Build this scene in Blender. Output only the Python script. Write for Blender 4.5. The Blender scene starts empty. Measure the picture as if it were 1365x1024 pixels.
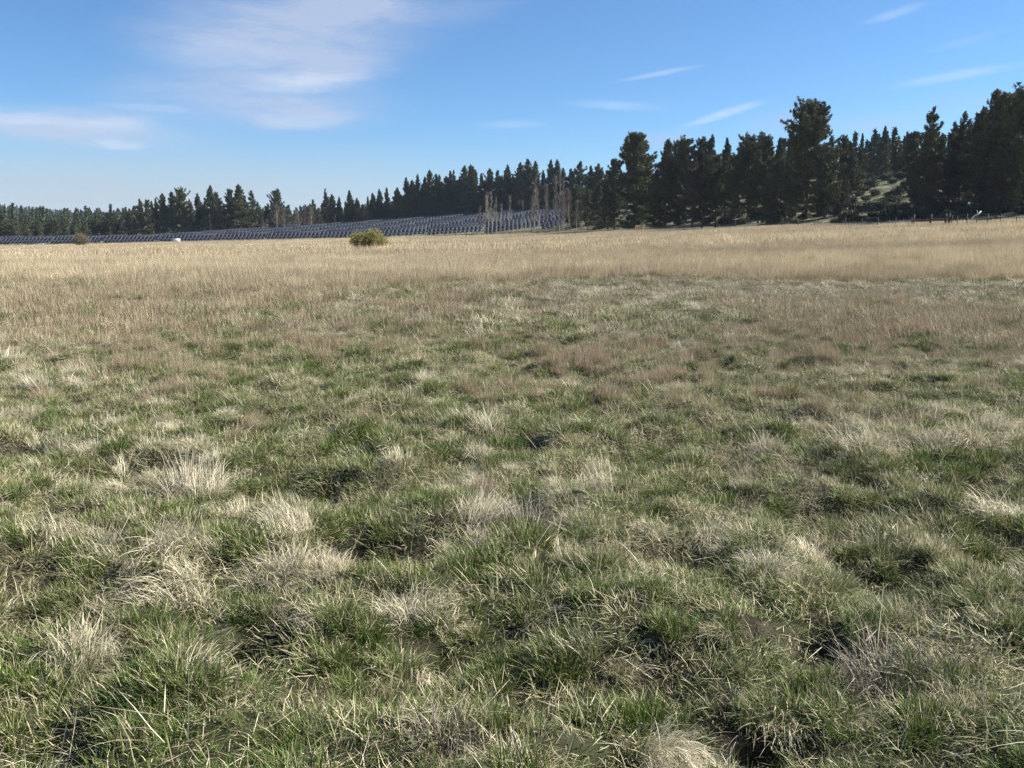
import bpy, math, random
import numpy as np
from mathutils import Vector
R = math.radians
rs = np.random.RandomState
# ------------------------------------------------------------------ camera, sky, sun, exposure
scene = bpy.context.scene
F = 1150.0            # focal length in pixels of the 1365 px wide photograph
EYE = 1.6
Y0 = 318.0            # true horizon row
PITCH = math.atan((512 - Y0) / F)
cam_d = bpy.data.cameras.new('camera'); cam = bpy.data.objects.new('camera', cam_d)
scene.collection.objects.link(cam); scene.camera = cam
cam_d.sensor_width = 36; cam_d.lens = 36 * F / 1365
cam_d.clip_start = 0.05; cam_d.clip_end = 20000
cam.location = (0, 0, EYE); cam.rotation_euler = (R(90) - PITCH, 0, 0)

SUN_EL, SUN_AZ = 36.0, 80.0        # degrees; azimuth clockwise from the view direction (+Y)
sd = bpy.data.lights.new('sun', 'SUN'); sd.energy = 5.0; sd.angle = R(0.53); sd.color = (1, .955, .88)
so = bpy.data.objects.new('sun', sd); scene.collection.objects.link(so)
sun_dir = Vector((math.sin(R(SUN_AZ)) * math.cos(R(SUN_EL)), math.cos(R(SUN_AZ)) * math.cos(R(SUN_EL)), math.sin(R(SUN_EL))))
so.rotation_euler = sun_dir.to_track_quat('Z', 'Y').to_euler()

scene.view_settings.view_transform = 'Standard'; scene.view_settings.look = 'None'
scene.view_settings.exposure = 1.42; scene.view_settings.gamma = 1
scene.view_settings.use_curve_mapping = False
scene.render.engine = 'CYCLES'
scene.cycles.max_bounces = 5; scene.cycles.diffuse_bounces = 2; scene.cycles.transmission_bounces = 3
scene.cycles.volume_bounces = 1; scene.cycles.use_denoising = True; scene.cycles.denoising_prefilter = 'NONE'

def px_dir(u, v):
    x = (u - 682.5) / F; y = -(v - 512) / F
    cp, sp = math.cos(PITCH), math.sin(PITCH)
    return Vector((x, cp + y * sp, -sp + y * cp))
def azel(u, v):
    d = px_dir(u, v).normalized()
    return math.degrees(math.atan2(d.x, d.y)), math.degrees(math.asin(d.z))

w = bpy.data.worlds.new('World'); scene.world = w; w.use_nodes = True
nt = w.node_tree; nt.nodes.clear(); N = nt.nodes.new; L = nt.links.new
def M2(op, a, b=None, clamp=False):
    n = N('ShaderNodeMath'); n.operation = op; n.use_clamp = clamp
    for i, s in enumerate((a, b)):
        if s is None: continue
        if isinstance(s, (int, float)): n.inputs[i].default_value = s
        else: L(s, n.inputs[i])
    return n.outputs[0]
out = N('ShaderNodeOutputWorld'); bg = N('ShaderNodeBackground'); L(bg.outputs[0], out.inputs[0])
sky = N('ShaderNodeTexSky'); sky.sky_type = 'NISHITA'; sky.sun_disc = False
sky.sun_elevation = R(SUN_EL); sky.sun_rotation = R(SUN_AZ)
sky.altitude = 1200; sky.air_density = 1.0; sky.dust_density = 0.3; sky.ozone_density = 2.5
SKY_STR = 0.05
tc = N('ShaderNodeTexCoord'); sep = N('ShaderNodeSeparateXYZ'); L(tc.outputs['Generated'], sep.inputs[0])
DEG = 180 / math.pi
az_s = M2('MULTIPLY', M2('ARCTAN2', sep.outputs[0], sep.outputs[1]), DEG)
el_s = M2('MULTIPLY', M2('ARCSINE', sep.outputs[2]), DEG)
co0 = N('ShaderNodeCombineXYZ'); L(az_s, co0.inputs[0]); L(el_s, co0.inputs[1])
def vnoise_node(vec, sx, sy, scale, detail, rough=.55, off=0.0):
    mp = N('ShaderNodeMapping'); L(vec, mp.inputs[0]); mp.inputs['Scale'].default_value = (sx, sy, 1); mp.inputs['Location'].default_value = (off, off * .7, off)
    n = N('ShaderNodeTexNoise'); L(mp.outputs[0], n.inputs[0]); n.inputs['Scale'].default_value = scale
    n.inputs['Detail'].default_value = detail; n.inputs['Roughness'].default_value = rough
    return n
wn = vnoise_node(co0.outputs[0], .14, .45, 1, 7, .62)
wv = N('ShaderNodeVectorMath'); wv.operation = 'SUBTRACT'; L(wn.outputs['Color'], wv.inputs[0]); wv.inputs[1].default_value = (.5, .5, .5)
ws = N('ShaderNodeVectorMath'); ws.operation = 'MULTIPLY'; L(wv.outputs[0], ws.inputs[0]); ws.inputs[1].default_value = (5.0, 1.7, 0)
wa = N('ShaderNodeVectorMath'); wa.operation = 'ADD'; L(co0.outputs[0], wa.inputs[0]); L(ws.outputs[0], wa.inputs[1])
warp = wa.outputs[0]
fb = vnoise_node(warp, .15, .95, 1, 9, .68, 3.0).outputs['Fac']
fine = vnoise_node(warp, .4, 2.6, 1, 8, .68, 9.0).outputs['Fac']
def blob(u, v, ru, rv, ang=0, amp=1.0, src=None):
    a, e = azel(u, v); k = DEG / F
    mp = N('ShaderNodeMapping'); mp.vector_type = 'TEXTURE'
    mp.inputs['Location'].default_value = (a, e, 0); mp.inputs['Rotation'].default_value = (0, 0, R(ang))
    mp.inputs['Scale'].default_value = (ru * k, rv * k, 1); L(src or warp, mp.inputs[0])
    ln = N('ShaderNodeVectorMath'); ln.operation = 'LENGTH'; L(mp.outputs[0], ln.inputs[0])
    mr = N('ShaderNodeMapRange'); mr.interpolation_type = 'SMOOTHERSTEP'
    L(ln.outputs['Value'], mr.inputs[0]); mr.inputs[1].default_value = 1.0; mr.inputs[2].default_value = 0.0
    mr.inputs[3].default_value = 0; mr.inputs[4].default_value = amp
    return mr.outputs[0]
def total(lst):
    t = lst[0]
    for s in lst[1:]: t = M2('ADD', t, s)
    return t
grey = total([blob(380, 50, 250, 80, 4, 1.1), blob(560, 15, 190, 26, 4, .45), blob(330, 130, 260, 50, 0, .75), blob(120, 172, 190, 32, 0, .75),
              blob(460, 5, 130, 30, 8, .8), blob(400, 150, 150, 28, 0, .6), blob(60, 160, 150, 30, 0, .6), blob(450, 90, 90, 30, 5, .5)])
grey = M2('MULTIPLY', M2('MULTIPLY', grey, M2('ADD', M2('MULTIPLY', fb, 2.2), -.22), True), .72)
pink = total([blob(885, 182, 70, 18, 0, .42), blob(1045, 160, 90, 26, 0, .38), blob(1172, 163, 110, 18, 0, .4), blob(1300, 140, 90, 20, 0, .22)])
pink = M2('MULTIPLY', pink, M2('ADD', M2('MULTIPLY', fb, 1.4), .1), True)
lit = total([blob(410, 108, 110, 17, 6, .75), blob(300, 75, 130, 30, 0, .3), blob(400, 158, 90, 12, 0, .4), blob(30, 156, 75, 12, 0, .6), blob(135, 168, 80, 12, 0, .65),
             blob(155, 190, 44, 8, 0, .75), blob(200, 145, 70, 10, 0, .35)])
lit = M2('MULTIPLY', M2('MULTIPLY', lit, .8), M2('ADD', M2('MULTIPLY', fine, 1.6), .1), True)
streak_co = N('ShaderNodeVectorMath'); streak_co.operation = 'ADD'; L(co0.outputs[0], streak_co.inputs[0])
s3 = N('ShaderNodeVectorMath'); s3.operation = 'MULTIPLY'; L(ws.outputs[0], s3.inputs[0]); s3.inputs[1].default_value = (.25, .16, 0); L(s3.outputs[0], streak_co.inputs[1])
sc = streak_co.outputs[0]
st = total([blob(880, 98, 75, 5, 8, .55, sc), blob(820, 141, 95, 9, -3, .38, sc), blob(962, 153, 75, 8, 17, .75, sc),
            blob(1272, 102, 95, 9, 6, .5, sc), blob(1190, 18, 52, 8, 12, .38, sc), blob(680, 166, 75, 8, 0, .3, sc), blob(1290, 55, 60, 7, 10, .15, sc)])
st = M2('MULTIPLY', M2('MULTIPLY', st, .8), M2('ADD', M2('MULTIPLY', fine, 1.5), .15), True)
# thin veil: low band all round the horizon, plus loose cirrus that goes on outside the frame
veil_el = N('ShaderNodeMapRange'); veil_el.interpolation_type = 'SMOOTHERSTEP'; L(el_s, veil_el.inputs[0])
veil_el.inputs[1].default_value = 8.5; veil_el.inputs[2].default_value = 0.5; veil_el.inputs[3].default_value = 0; veil_el.inputs[4].default_value = .95
veil_side = N('ShaderNodeMapRange'); L(sep.outputs[0], veil_side.inputs[0]); veil_side.interpolation_type = 'SMOOTHERSTEP'
veil_side.inputs[1].default_value = .22; veil_side.inputs[2].default_value = -.4; veil_side.inputs[3].default_value = .30; veil_side.inputs[4].default_value = 1
veil = M2('MULTIPLY', M2('MULTIPLY', veil_el.outputs[0], veil_side.outputs[0]), M2('ADD', M2('MULTIPLY', fb, .8), .6), True)
hi_n = vnoise_node(tc.outputs['Generated'], 1.6, 3.0, 1.3, 6, .55, 5.0)
hi = N('ShaderNodeMapRange'); L(hi_n.outputs['Fac'], hi.inputs[0]); hi.inputs[1].default_value = .5; hi.inputs[2].default_value = .78; hi.inputs[4].default_value = .5
hi_e = N('ShaderNodeMapRange'); L(el_s, hi_e.inputs[0]); hi_e.inputs[1].default_value = 17; hi_e.inputs[2].default_value = 30
high = M2('MULTIPLY', hi.outputs[0], hi_e.outputs[0], True)
def mixc(fac, a, b):
    n = N('ShaderNodeMix'); n.data_type = 'RGBA'
    L(fac, n.inputs[0])
    for s, i in ((a, 6), (b, 7)):
        if isinstance(s, tuple): n.inputs[i].default_value = (*s, 1)
        else: L(s, n.inputs[i])
    return n.outputs[2]
sm = N('ShaderNodeVectorMath'); sm.operation = 'SCALE'; L(sky.outputs[0], sm.inputs[0]); sm.inputs['Scale'].default_value = SKY_STR * 10
tint = N('ShaderNodeVectorMath'); tint.operation = 'MULTIPLY'; L(sm.outputs[0], tint.inputs[0]); tint.inputs[1].default_value = (.60, .89, 1.12)
K = 4.06
c = mixc(veil, tint.outputs[0], (.47 * K, .535 * K, .575 * K))
c = mixc(grey, c, (.51 * K, .58 * K, .73 * K))
c = mixc(pink, c, (.46 * K, .52 * K, .70 * K))
c = mixc(lit, c, (.66 * K, .73 * K, .86 * K))
c = mixc(st, c, (.60 * K, .74 * K, .92 * K))
c = mixc(high, c, (.62 * K, .70 * K, .86 * K))
L(c, bg.inputs[0]); bg.inputs[1].default_value = 0.1

# ------------------------------------------------------------------ helpers
COL = scene.collection
def tag(o, label=None, cat=None, group=None, kind=None):
    if label: o['label'] = label
    if cat: o['category'] = cat
    if group: o['group'] = group
    if kind: o['kind'] = kind
    return o
def mesh_np(name, V, Fc, mats=(), mi=None, smooth=False, attrs=None):
    """V (n,3); Fc (m,k) faces all of k corners, or list of such arrays"""
    me = bpy.data.meshes.new(name)
    if not isinstance(Fc, list): Fc = [Fc]
    Fc = [f for f in Fc if len(f)]
    V = np.asarray(V, dtype=np.float32)
    loops = np.concatenate([f.ravel() for f in Fc]).astype(np.int32)
    sizes = np.concatenate([np.full(len(f), f.shape[1]) for f in Fc]).astype(np.int32)
    starts = np.concatenate([[0], np.cumsum(sizes)[:-1]]).astype(np.int32)
    me.vertices.add(len(V)); me.vertices.foreach_set('co', V.ravel())
    me.loops.add(len(loops)); me.loops.foreach_set('vertex_index', loops)
    me.polygons.add(len(sizes)); me.polygons.foreach_set('loop_start', starts)
    if smooth: me.polygons.foreach_set('use_smooth', np.ones(len(sizes), dtype=bool))
    for m in mats: me.materials.append(m)
    if mi is not None: me.polygons.foreach_set('material_index', np.asarray(mi, dtype=np.int32))
    for k, a in (attrs or {}).items():
        at = me.attributes.new(k, 'FLOAT', 'POINT'); at.data.foreach_set('value', np.asarray(a, dtype=np.float32))
    me.update(calc_edges=True)
    return me
def obj(name, me, parent=None, coll=None):
    o = bpy.data.objects.new(name, me); (coll or COL).objects.link(o)
    if parent: o.parent = parent
    return o
def empty(name, loc, rz=0, scale=(1, 1, 1)):
    o = bpy.data.objects.new(name, None); COL.objects.link(o); o.empty_display_size = .3
    o.location = loc; o.rotation_euler = (0, 0, rz); o.scale = scale
    return o
class MB:
    def __init__(s): s.v = []; s.q = []; s.t = []; s.n = 0
    def add(s, V, Q=None, T=None):
        V = np.asarray(V, dtype=float)
        if Q is not None and len(Q): s.q.append(np.asarray(Q) + s.n)
        if T is not None and len(T): s.t.append(np.asarray(T) + s.n)
        s.v.append(V); s.n += len(V)
    def box(s, c, d, rx=0, rz=0):
        x, y, z = d[0] / 2, d[1] / 2, d[2] / 2
        V = np.array([[sx * x, sy * y, sz * z] for sx in (-1, 1) for sy in (-1, 1) for sz in (-1, 1)])
        cr, sr = math.cos(rx), math.sin(rx)
        V = V @ np.array([[1, 0, 0], [0, cr, sr], [0, -sr, cr]])
        cr, sr = math.cos(rz), math.sin(rz)
        V = V @ np.array([[cr, sr, 0], [-sr, cr, 0], [0, 0, 1]])
        s.add(V + np.array(c), Q=[[0, 1, 3, 2], [4, 6, 7, 5], [0, 4, 5, 1], [2, 3, 7, 6], [0, 2, 6, 4], [1, 5, 7, 3]])
    def tube(s, P, rad, k=6, cap=True):
        P = [Vector(p) for p in P]; n = len(P); V = []; a = None
        for i, p in enumerate(P):
            d = (P[min(i + 1, n - 1)] - P[max(i - 1, 0)]).normalized()
            ref = Vector((1, 0, 0)) if abs(d.x) < .9 else Vector((0, 1, 0))
            a = d.cross(ref).normalized(); b = d.cross(a)
            for j in range(k):
                th = 2 * math.pi * j / k
                V.append(p + (a * math.cos(th) + b * math.sin(th)) * rad[i])
        Q = [[i * k + j, i * k + (j + 1) % k, (i + 1) * k + (j + 1) % k, (i + 1) * k + j] for i in range(n - 1) for j in range(k)]
        T = []
        if cap:
            V.append(P[-1]); T = [[(n - 1) * k + j, (n - 1) * k + (j + 1) % k, n * k] for j in range(k)]
        s.add([tuple(v) for v in V], Q=Q, T=T)
    def mesh(s, name, mats=(), smooth=False):
        return mesh_np(name, np.concatenate(s.v), [np.concatenate(s.q) if s.q else np.zeros((0, 4), int), np.concatenate(s.t) if s.t else np.zeros((0, 3), int)], mats, smooth=smooth)

def mat(name):
    m = bpy.data.materials.new(name); m.use_nodes = True
    t = m.node_tree; t.nodes.clear()
    o = t.nodes.new('ShaderNodeOutputMaterial')
    return m, t, o
def principled(t, o=None, rough=.8, spec=.3):
    p = t.nodes.new('ShaderNodeBsdfPrincipled'); p.inputs['Roughness'].default_value = rough; p.inputs['Specular IOR Level'].default_value = spec
    if o: t.links.new(p.outputs[0], o.inputs[0])
    return p
def tmix(t, fac, a, b):
    n = t.nodes.new('ShaderNodeMix'); n.data_type = 'RGBA'
    if isinstance(fac, (int, float)): n.inputs[0].default_value = fac
    else: t.links.new(fac, n.inputs[0])
    for s, i in ((a, 6), (b, 7)):
        if isinstance(s, tuple): n.inputs[i].default_value = (*s, 1)
        else: t.links.new(s, n.inputs[i])
    return n.outputs[2]
def tmath(t, op, a, b=0.0, clamp=False):
    n = t.nodes.new('ShaderNodeMath'); n.operation = op; n.use_clamp = clamp
    for i, s in enumerate((a, b)):
        if isinstance(s, (int, float)): n.inputs[i].default_value = s
        else: t.links.new(s, n.inputs[i])
    return n.outputs[0]
def tnoise(t, scale, detail=4, rough=.55, coord='pos', stretch=(1, 1, 1)):
    if coord == 'pos': c = t.nodes.new('ShaderNodeNewGeometry').outputs['Position']
    else: c = t.nodes.new('ShaderNodeTexCoord').outputs['Object']
    mp = t.nodes.new('ShaderNodeMapping'); mp.inputs['Scale'].default_value = stretch; t.links.new(c, mp.inputs[0])
    n = t.nodes.new('ShaderNodeTexNoise'); t.links.new(mp.outputs[0], n.inputs[0])
    n.inputs['Scale'].default_value = scale; n.inputs['Detail'].default_value = detail; n.inputs['Roughness'].default_value = rough
    return n.outputs['Fac']
def tramp(t, s, lo, hi, a=0.0, b=1.0):
    n = t.nodes.new('ShaderNodeMapRange'); n.interpolation_type = 'SMOOTHSTEP'; t.links.new(s, n.inputs[0])
    for i, v in ((1, lo), (2, hi), (3, a), (4, b)): n.inputs[i].default_value = v
    return n.outputs[0]
def tattr(t, name):
    n = t.nodes.new('ShaderNodeAttribute'); n.attribute_name = name; return n.outputs['Fac']

# ------------------------------------------------------------------ materials
def leafy(name, green, straw, transl=.3, dbias=0.0, nscale=.7, namp=.55, rough=.55):
    """blade material; green/straw are (dark, light) pairs; attributes dry, rnd, t live on the blades"""
    m, t, o = mat(name)
    dry, rnd, tt = tattr(t, 'dry'), tattr(t, 'rnd'), tattr(t, 't')
    n1 = tnoise(t, nscale, 3)
    n2 = tnoise(t, .11, 3)
    oi = t.nodes.new('ShaderNodeObjectInfo').outputs['Random']
    d = tmath(t, 'ADD', dry, tmath(t, 'MULTIPLY', tmath(t, 'SUBTRACT', n1, .5), namp * 2))
    d = tmath(t, 'ADD', d, tmath(t, 'MULTIPLY', tmath(t, 'SUBTRACT', n2, .5), namp))
    d = tmath(t, 'ADD', d, tmath(t, 'MULTIPLY', tmath(t, 'SUBTRACT', tt, .5), .25))
    g = tmix(t, rnd, green[0], green[1])
    g = tmix(t, tmath(t, 'MULTIPLY', oi, .55), g, (.13, .135, .05))
    d = tmath(t, 'ADD', d, tmath(t, 'MULTIPLY', tmath(t, 'SUBTRACT', oi, .5), .5))
    d = tramp(t, tmath(t, 'ADD', d, dbias), .3, .7)
    s = tmix(t, rnd, straw[0], straw[1])
    s = tmix(t, tmath(t, 'MULTIPLY', tramp(t, n1, .4, .7), .35), s, (.21, .18, .115))
    s = tmix(t, tmath(t, 'MULTIPLY', tramp(t, tnoise(t, .045, 4, .6, 'pos', (.45, 1.3, 1)), .42, .60), .55), s, (.26, .205, .14))
    c = tmix(t, d, g, s)
    p = principled(t, rough=rough, spec=.22); t.links.new(c, p.inputs['Base Color'])
    tr = t.nodes.new('ShaderNodeBsdfTranslucent'); t.links.new(c, tr.inputs[0])
    mx = t.nodes.new('ShaderNodeMixShader'); mx.inputs[0].default_value = transl
    t.links.new(p.outputs[0], mx.inputs[1]); t.links.new(tr.outputs[0], mx.inputs[2]); t.links.new(mx.outputs[0], o.inputs[0])
    return m
M_GRASS = leafy('grass_blades', ((.032, .070, .008), (.120, .185, .026)), ((.24, .20, .11), (.72, .64, .42)), transl=.22)
M_STRAW = leafy('straw_blades', ((.08, .09, .04), (.15, .15, .08)), ((.36, .31, .20), (.80, .73, .54)), dbias=.15, transl=.2)
M_TALL = leafy('tall_dry_blades', ((.10, .10, .045), (.15, .14, .07)), ((.23, .175, .11), (.52, .42, .275)), dbias=.08, namp=.4, transl=.2)
M_FIELD = leafy('field_dry_blades', ((.13, .12, .06), (.17, .15, .08)), ((.38, .305, .19), (.68, .575, .38)), dbias=.2, namp=.3, nscale=.25, transl=.2)
M_TWIG = leafy('grey_twigs', ((.14, .11, .09), (.2, .17, .14)), ((.16, .125, .105), (.36, .31, .27)), transl=0, dbias=.2)

def ground_material():
    m, t, o = mat('meadow_soil')
    n = tnoise(t, .05, 5); nf = tnoise(t, 9, 6); nm = tnoise(t, 1.1, 4)
    far = tattr(t, 'far')
    near = tmix(t, tramp(t, nf, .5, .8), (.022, .019, .012), (.085, .07, .045))
    near = tmix(t, tmath(t, 'MULTIPLY', tramp(t, nm, .45, .65), .5), near, (.04, .05, .02))
    field = tmix(t, tramp(t, n, .35, .65), (.33, .27, .18), (.44, .37, .25))
    c = tmix(t, tattr(t, 'field'), near, field)
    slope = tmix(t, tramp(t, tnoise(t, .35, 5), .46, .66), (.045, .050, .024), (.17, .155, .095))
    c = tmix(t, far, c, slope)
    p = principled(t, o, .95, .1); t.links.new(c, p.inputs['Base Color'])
    b = t.nodes.new('ShaderNodeBump'); b.inputs['Strength'].default_value = .6; b.inputs['Distance'].default_value = .03
    t.links.new(nf, b.inputs['Height']); t.links.new(b.outputs[0], p.inputs['Normal'])
    return m
M_SOIL = ground_material()
def foliage(name, a, b, brown=None, transl=.12):
    m, t, o = mat(name)
    rnd = tattr(t, 'rnd'); n = tnoise(t, .45, 3)
    oi = t.nodes.new('ShaderNodeObjectInfo').outputs['Random']
    c = tmix(t, tramp(t, tmath(t, 'ADD', tmath(t, 'MULTIPLY', rnd, .6), tmath(t, 'MULTIPLY', n, .8)), .35, 1.0), a, b)
    if brown: c = tmix(t, tramp(t, rnd, .72, .9), c, brown)
    c = tmix(t, tmath(t, 'MULTIPLY', oi, .5), c, tuple(x * .6 for x in a))
    p = principled(t, rough=.6, spec=.25); t.links.new(c, p.inputs['Base Color'])
    tr = t.nodes.new('ShaderNodeBsdfTranslucent'); t.links.new(c, tr.inputs[0])
    mx = t.nodes.new('ShaderNodeMixShader'); mx.inputs[0].default_value = transl
    t.links.new(p.outputs[0], mx.inputs[1]); t.links.new(tr.outputs[0], mx.inputs[2]); t.links.new(mx.outputs[0], o.inputs[0])
    return m
M_NEEDLE = foliage('pine_needles', (.032, .052, .020), (.150, .160, .064), (.16, .125, .07), transl=.10)
M_NEEDLE_B = foliage('dull_needles', (.050, .045, .028), (.14, .115, .07), (.18, .14, .10), transl=.05)
M_FIR = foliage('fir_needles', (.022, .040, .017), (.130, .140, .060), transl=.05)
M_SAGE = foliage('shrub_leaves', (.040, .055, .025), (.085, .095, .045), (.14, .12, .08))
M_WILLOW = foliage('willow_leaves', (.20, .195, .055), (.34, .325, .11), (.36, .29, .14), transl=.35)
M_RUST = foliage('rust_twigs', (.15, .115, .065), (.25, .19, .11), (.3, .24, .15), transl=.2)
def bark(name, a, b, sc=6, rough=.9):
    m, t, o = mat(name)
    n = tnoise(t, sc, 5, .6, 'obj', (1, 1, .25))
    c = tmix(t, tramp(t, n, .35, .7), a, b)
    p = principled(t, o, rough, .2); t.links.new(c, p.inputs['Base Color'])
    bp = t.nodes.new('ShaderNodeBump'); bp.inputs['Strength'].default_value = .5; bp.inputs['Distance'].default_value = .04
    t.links.new(n, bp.inputs['Height']); t.links.new(bp.outputs[0], p.inputs['Normal'])
    return m
M_BARK = bark('pine_bark', (.075, .05, .036), (.20, .14, .10))
M_ASPEN = bark('pale_bark', (.17, .155, .12), (.33, .30, .235))
M_BTWIG = bark('bare_twigs', (.19, .17, .135), (.33, .295, .23))
M_PINKTWIG = bark('pinkish_twigs', (.12, .095, .08), (.21, .17, .145))
M_WOOD = bark('weathered_wood', (.045, .033, .028), (.095, .07, .058), 9)
M_PALEWOOD = bark('bleached_wood', (.40, .36, .30), (.60, .55, .47), 9)
def plain(name, colr, rough=.5, metal=0, spec=.5, n=(0, 0)):
    m, t, o = mat(name); p = principled(t, o, rough, spec); p.inputs['Metallic'].default_value = metal
    c = tmix(t, tramp(t, tnoise(t, n[0] or 3, 4), .3, .7), tuple(x * .85 for x in colr), colr)
    t.links.new(c, p.inputs['Base Color']); return m
M_GLASS = plain('solar_glass', (.017, .021, .032), .45, 0, .2)
M_ALU = plain('aluminium_frame', (.085, .088, .10), .7, .1)
M_STEEL = plain('galvanised_steel', (.2, .2, .21), .6, .3)
M_POST = plain('rusty_steel', (.06, .045, .038), .8, .2)
M_WHITE = plain('white_paint', (.8, .8, .8), .4)

# ------------------------------------------------------------------ terrain
def smooth(x): x = np.clip(x, 0, 1); return x * x * (3 - 2 * x)
def vn(x, y, cell, seed):
    """value noise 0..1"""
    x = np.asarray(x, float) / cell; y = np.asarray(y, float) / cell
    xi = np.floor(x).astype(np.int64); yi = np.floor(y).astype(np.int64)
    fx = smooth(x - xi); fy = smooth(y - yi)
    def h(a, b):
        k = (a * 374761393 + b * 668265263 + seed * 1442695041) & 0xffffffff
        k = ((k ^ (k >> 13)) * 1274126177) & 0xffffffff
        return ((k ^ (k >> 16)) & 0xffffff) / float(0xffffff)
    return (h(xi, yi) * (1 - fx) + h(xi + 1, yi) * fx) * (1 - fy) + (h(xi, yi + 1) * (1 - fx) + h(xi + 1, yi + 1) * fx) * fy
# columns: px x at horizon | edge distance, edge row | crest distance, crest row
COLS = [(-500, 330, 329, 420, 319), (0, 320, 328, 430, 318), (200, 308, 323.5, 430, 313), (430, 288, 318.5, 430, 303), (540, 275, 315.5, 400, 297),
        (640, 262, 313.5, 385, 291), (700, 255, 312, 370, 287), (760, 240, 308.5, 350, 283), (830, 205, 305.5, 310, 272), (900, 180, 303.5, 280, 268),
        (1000, 160, 301, 260, 255), (1070, 150, 299, 245, 246), (1180, 137, 297, 235, 236), (1300, 128, 294, 235, 232), (1365, 124, 292, 235, 230), (1800, 110, 286, 240, 226)]
def col_az(u): return math.atan2((u - 682.5) / F, math.cos(PITCH) + (512 - Y0) / F * math.sin(PITCH))
def row_slope(u, v):
    d = px_dir(u, v); return d.z / math.hypot(d.x, d.y)
C_AZ = np.array([col_az(c[0]) for c in COLS])
C_D1 = np.array([c[1] for c in COLS], float); C_Z1 = np.array([EYE - .35 + c[1] * row_slope(c[0], c[2]) for c in COLS])
C_D2 = np.array([c[3] for c in COLS], float); C_Z2 = np.array([EYE + c[3] * row_slope(c[0], c[4]) for c in COLS])
def edge_d(az): return np.interp(az, C_AZ, C_D1)
def macro(x, y):
    x = np.asarray(x, float); y = np.asarray(y, float)
    r = np.hypot(x, y) + 1e-6; az = np.arctan2(x, y)
    def I(t):   # slightly smoothed across azimuth
        return (np.interp(az - .03, C_AZ, t) + 2 * np.interp(az, C_AZ, t) + np.interp(az + .03, C_AZ, t)) / 4
    d1, z1, d2, z2 = I(C_D1), I(C_Z1), I(C_D2), I(C_Z2)
    back = smooth((np.abs(az) - 1.2) / .8)      # behind the camera: flat meadow
    z1 = z1 * (1 - back); z2 = z2 * (1 - back) + back * 1.0
    s1 = np.clip((r - 20) / (d1 - 20), 0, 1); a = s1 ** 1.15 * z1
    s2 = np.clip((r - d1) / (d2 - d1), 0, 1); z = a + (s2 * .75 + smooth(s2) * .25) * (z2 - z1)
    z = z + smooth((r - d2 - 30) / 400) * (6 - z2 * .4)
    hill = 30 + 8 * np.sin(az * 9 + 1) + 3 * np.sin(az * 31)
    z = z + smooth((r - 950) / 750) * (hill - z * .6) * (1 - .0 * back)
    z = z * (1 - smooth((r - 1900) / 1500) * .55)
    return z
def world_px(x, y, z=0.0):
    """photo pixel of a place (used once to lay the meadow's patches out where they grow)"""
    cp, sp = math.cos(PITCH), math.sin(PITCH); dz = z - EYE
    dep = y * cp - dz * sp; up = y * sp + dz * cp
    dep = np.where(dep < .2, .2, dep)
    return 682.5 + F * x / dep, 512 - F * up / dep
HOLLOW = [(400, 645, 75, 26, 1), (330, 862, 45, 26, .9), (860, 603, 34, 12, .8), (1100, 678, 120, 20, 1), (1290, 648, 60, 14, .8), (1215, 765, 60, 16, .8),
          (845, 1006, 85, 20, 1), (25, 1000, 80, 30, 1), (610, 862, 50, 18, .9), (975, 612, 40, 12, .7), (1080, 855, 40, 30, .7), (560, 650, 45, 16, .7), (175, 655, 40, 12, .6),
          (180, 805, 45, 14, .8), (700, 940, 40, 14, .7), (1000, 985, 60, 24, .8), (1140, 640, 40, 10, .6), (500, 735, 60, 18, .6), (150, 850, 30, 12, .6), (620, 1015, 60, 14, .8), (720, 690, 40, 14, .7),
          (1150, 395, 90, 7, .8), (790, 430, 60, 6, .6), (690, 505, 60, 8, .6), (1340, 740, 50, 14, .6), (90, 690, 50, 14, .6), (910, 830, 30, 16, .5), (1010, 820, 45, 14, .6), (470, 610, 50, 10, .5)]
def gmask(u, v, lst):
    t = np.zeros_like(u, dtype=float)
    for (a, b, ru, rv, s) in lst:
        t = np.maximum(t, s * np.exp(-((u - a) / ru) ** 2 - ((v - b) / rv) ** 2))
    return t
def micro(x, y):
    r = np.hypot(x, y)
    h = .07 * (vn(x, y, 1.5, 1) - .5) + .17 * (vn(x, y, .42, 2) - .5) + .05 * (vn(x, y, .2, 3) - .5) + .25 * (vn(x, y, 5, 4) - .5) * smooth((r - 6) / 20)
    u, v = world_px(x, y, 0); hol = gmask(u, v, HOLLOW)
    h = h - .18 * hol * (y > 0)
    return h * (1 - smooth((r - 60) / 120))
def height(x, y): return macro(x, y) + micro(x, y)
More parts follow.
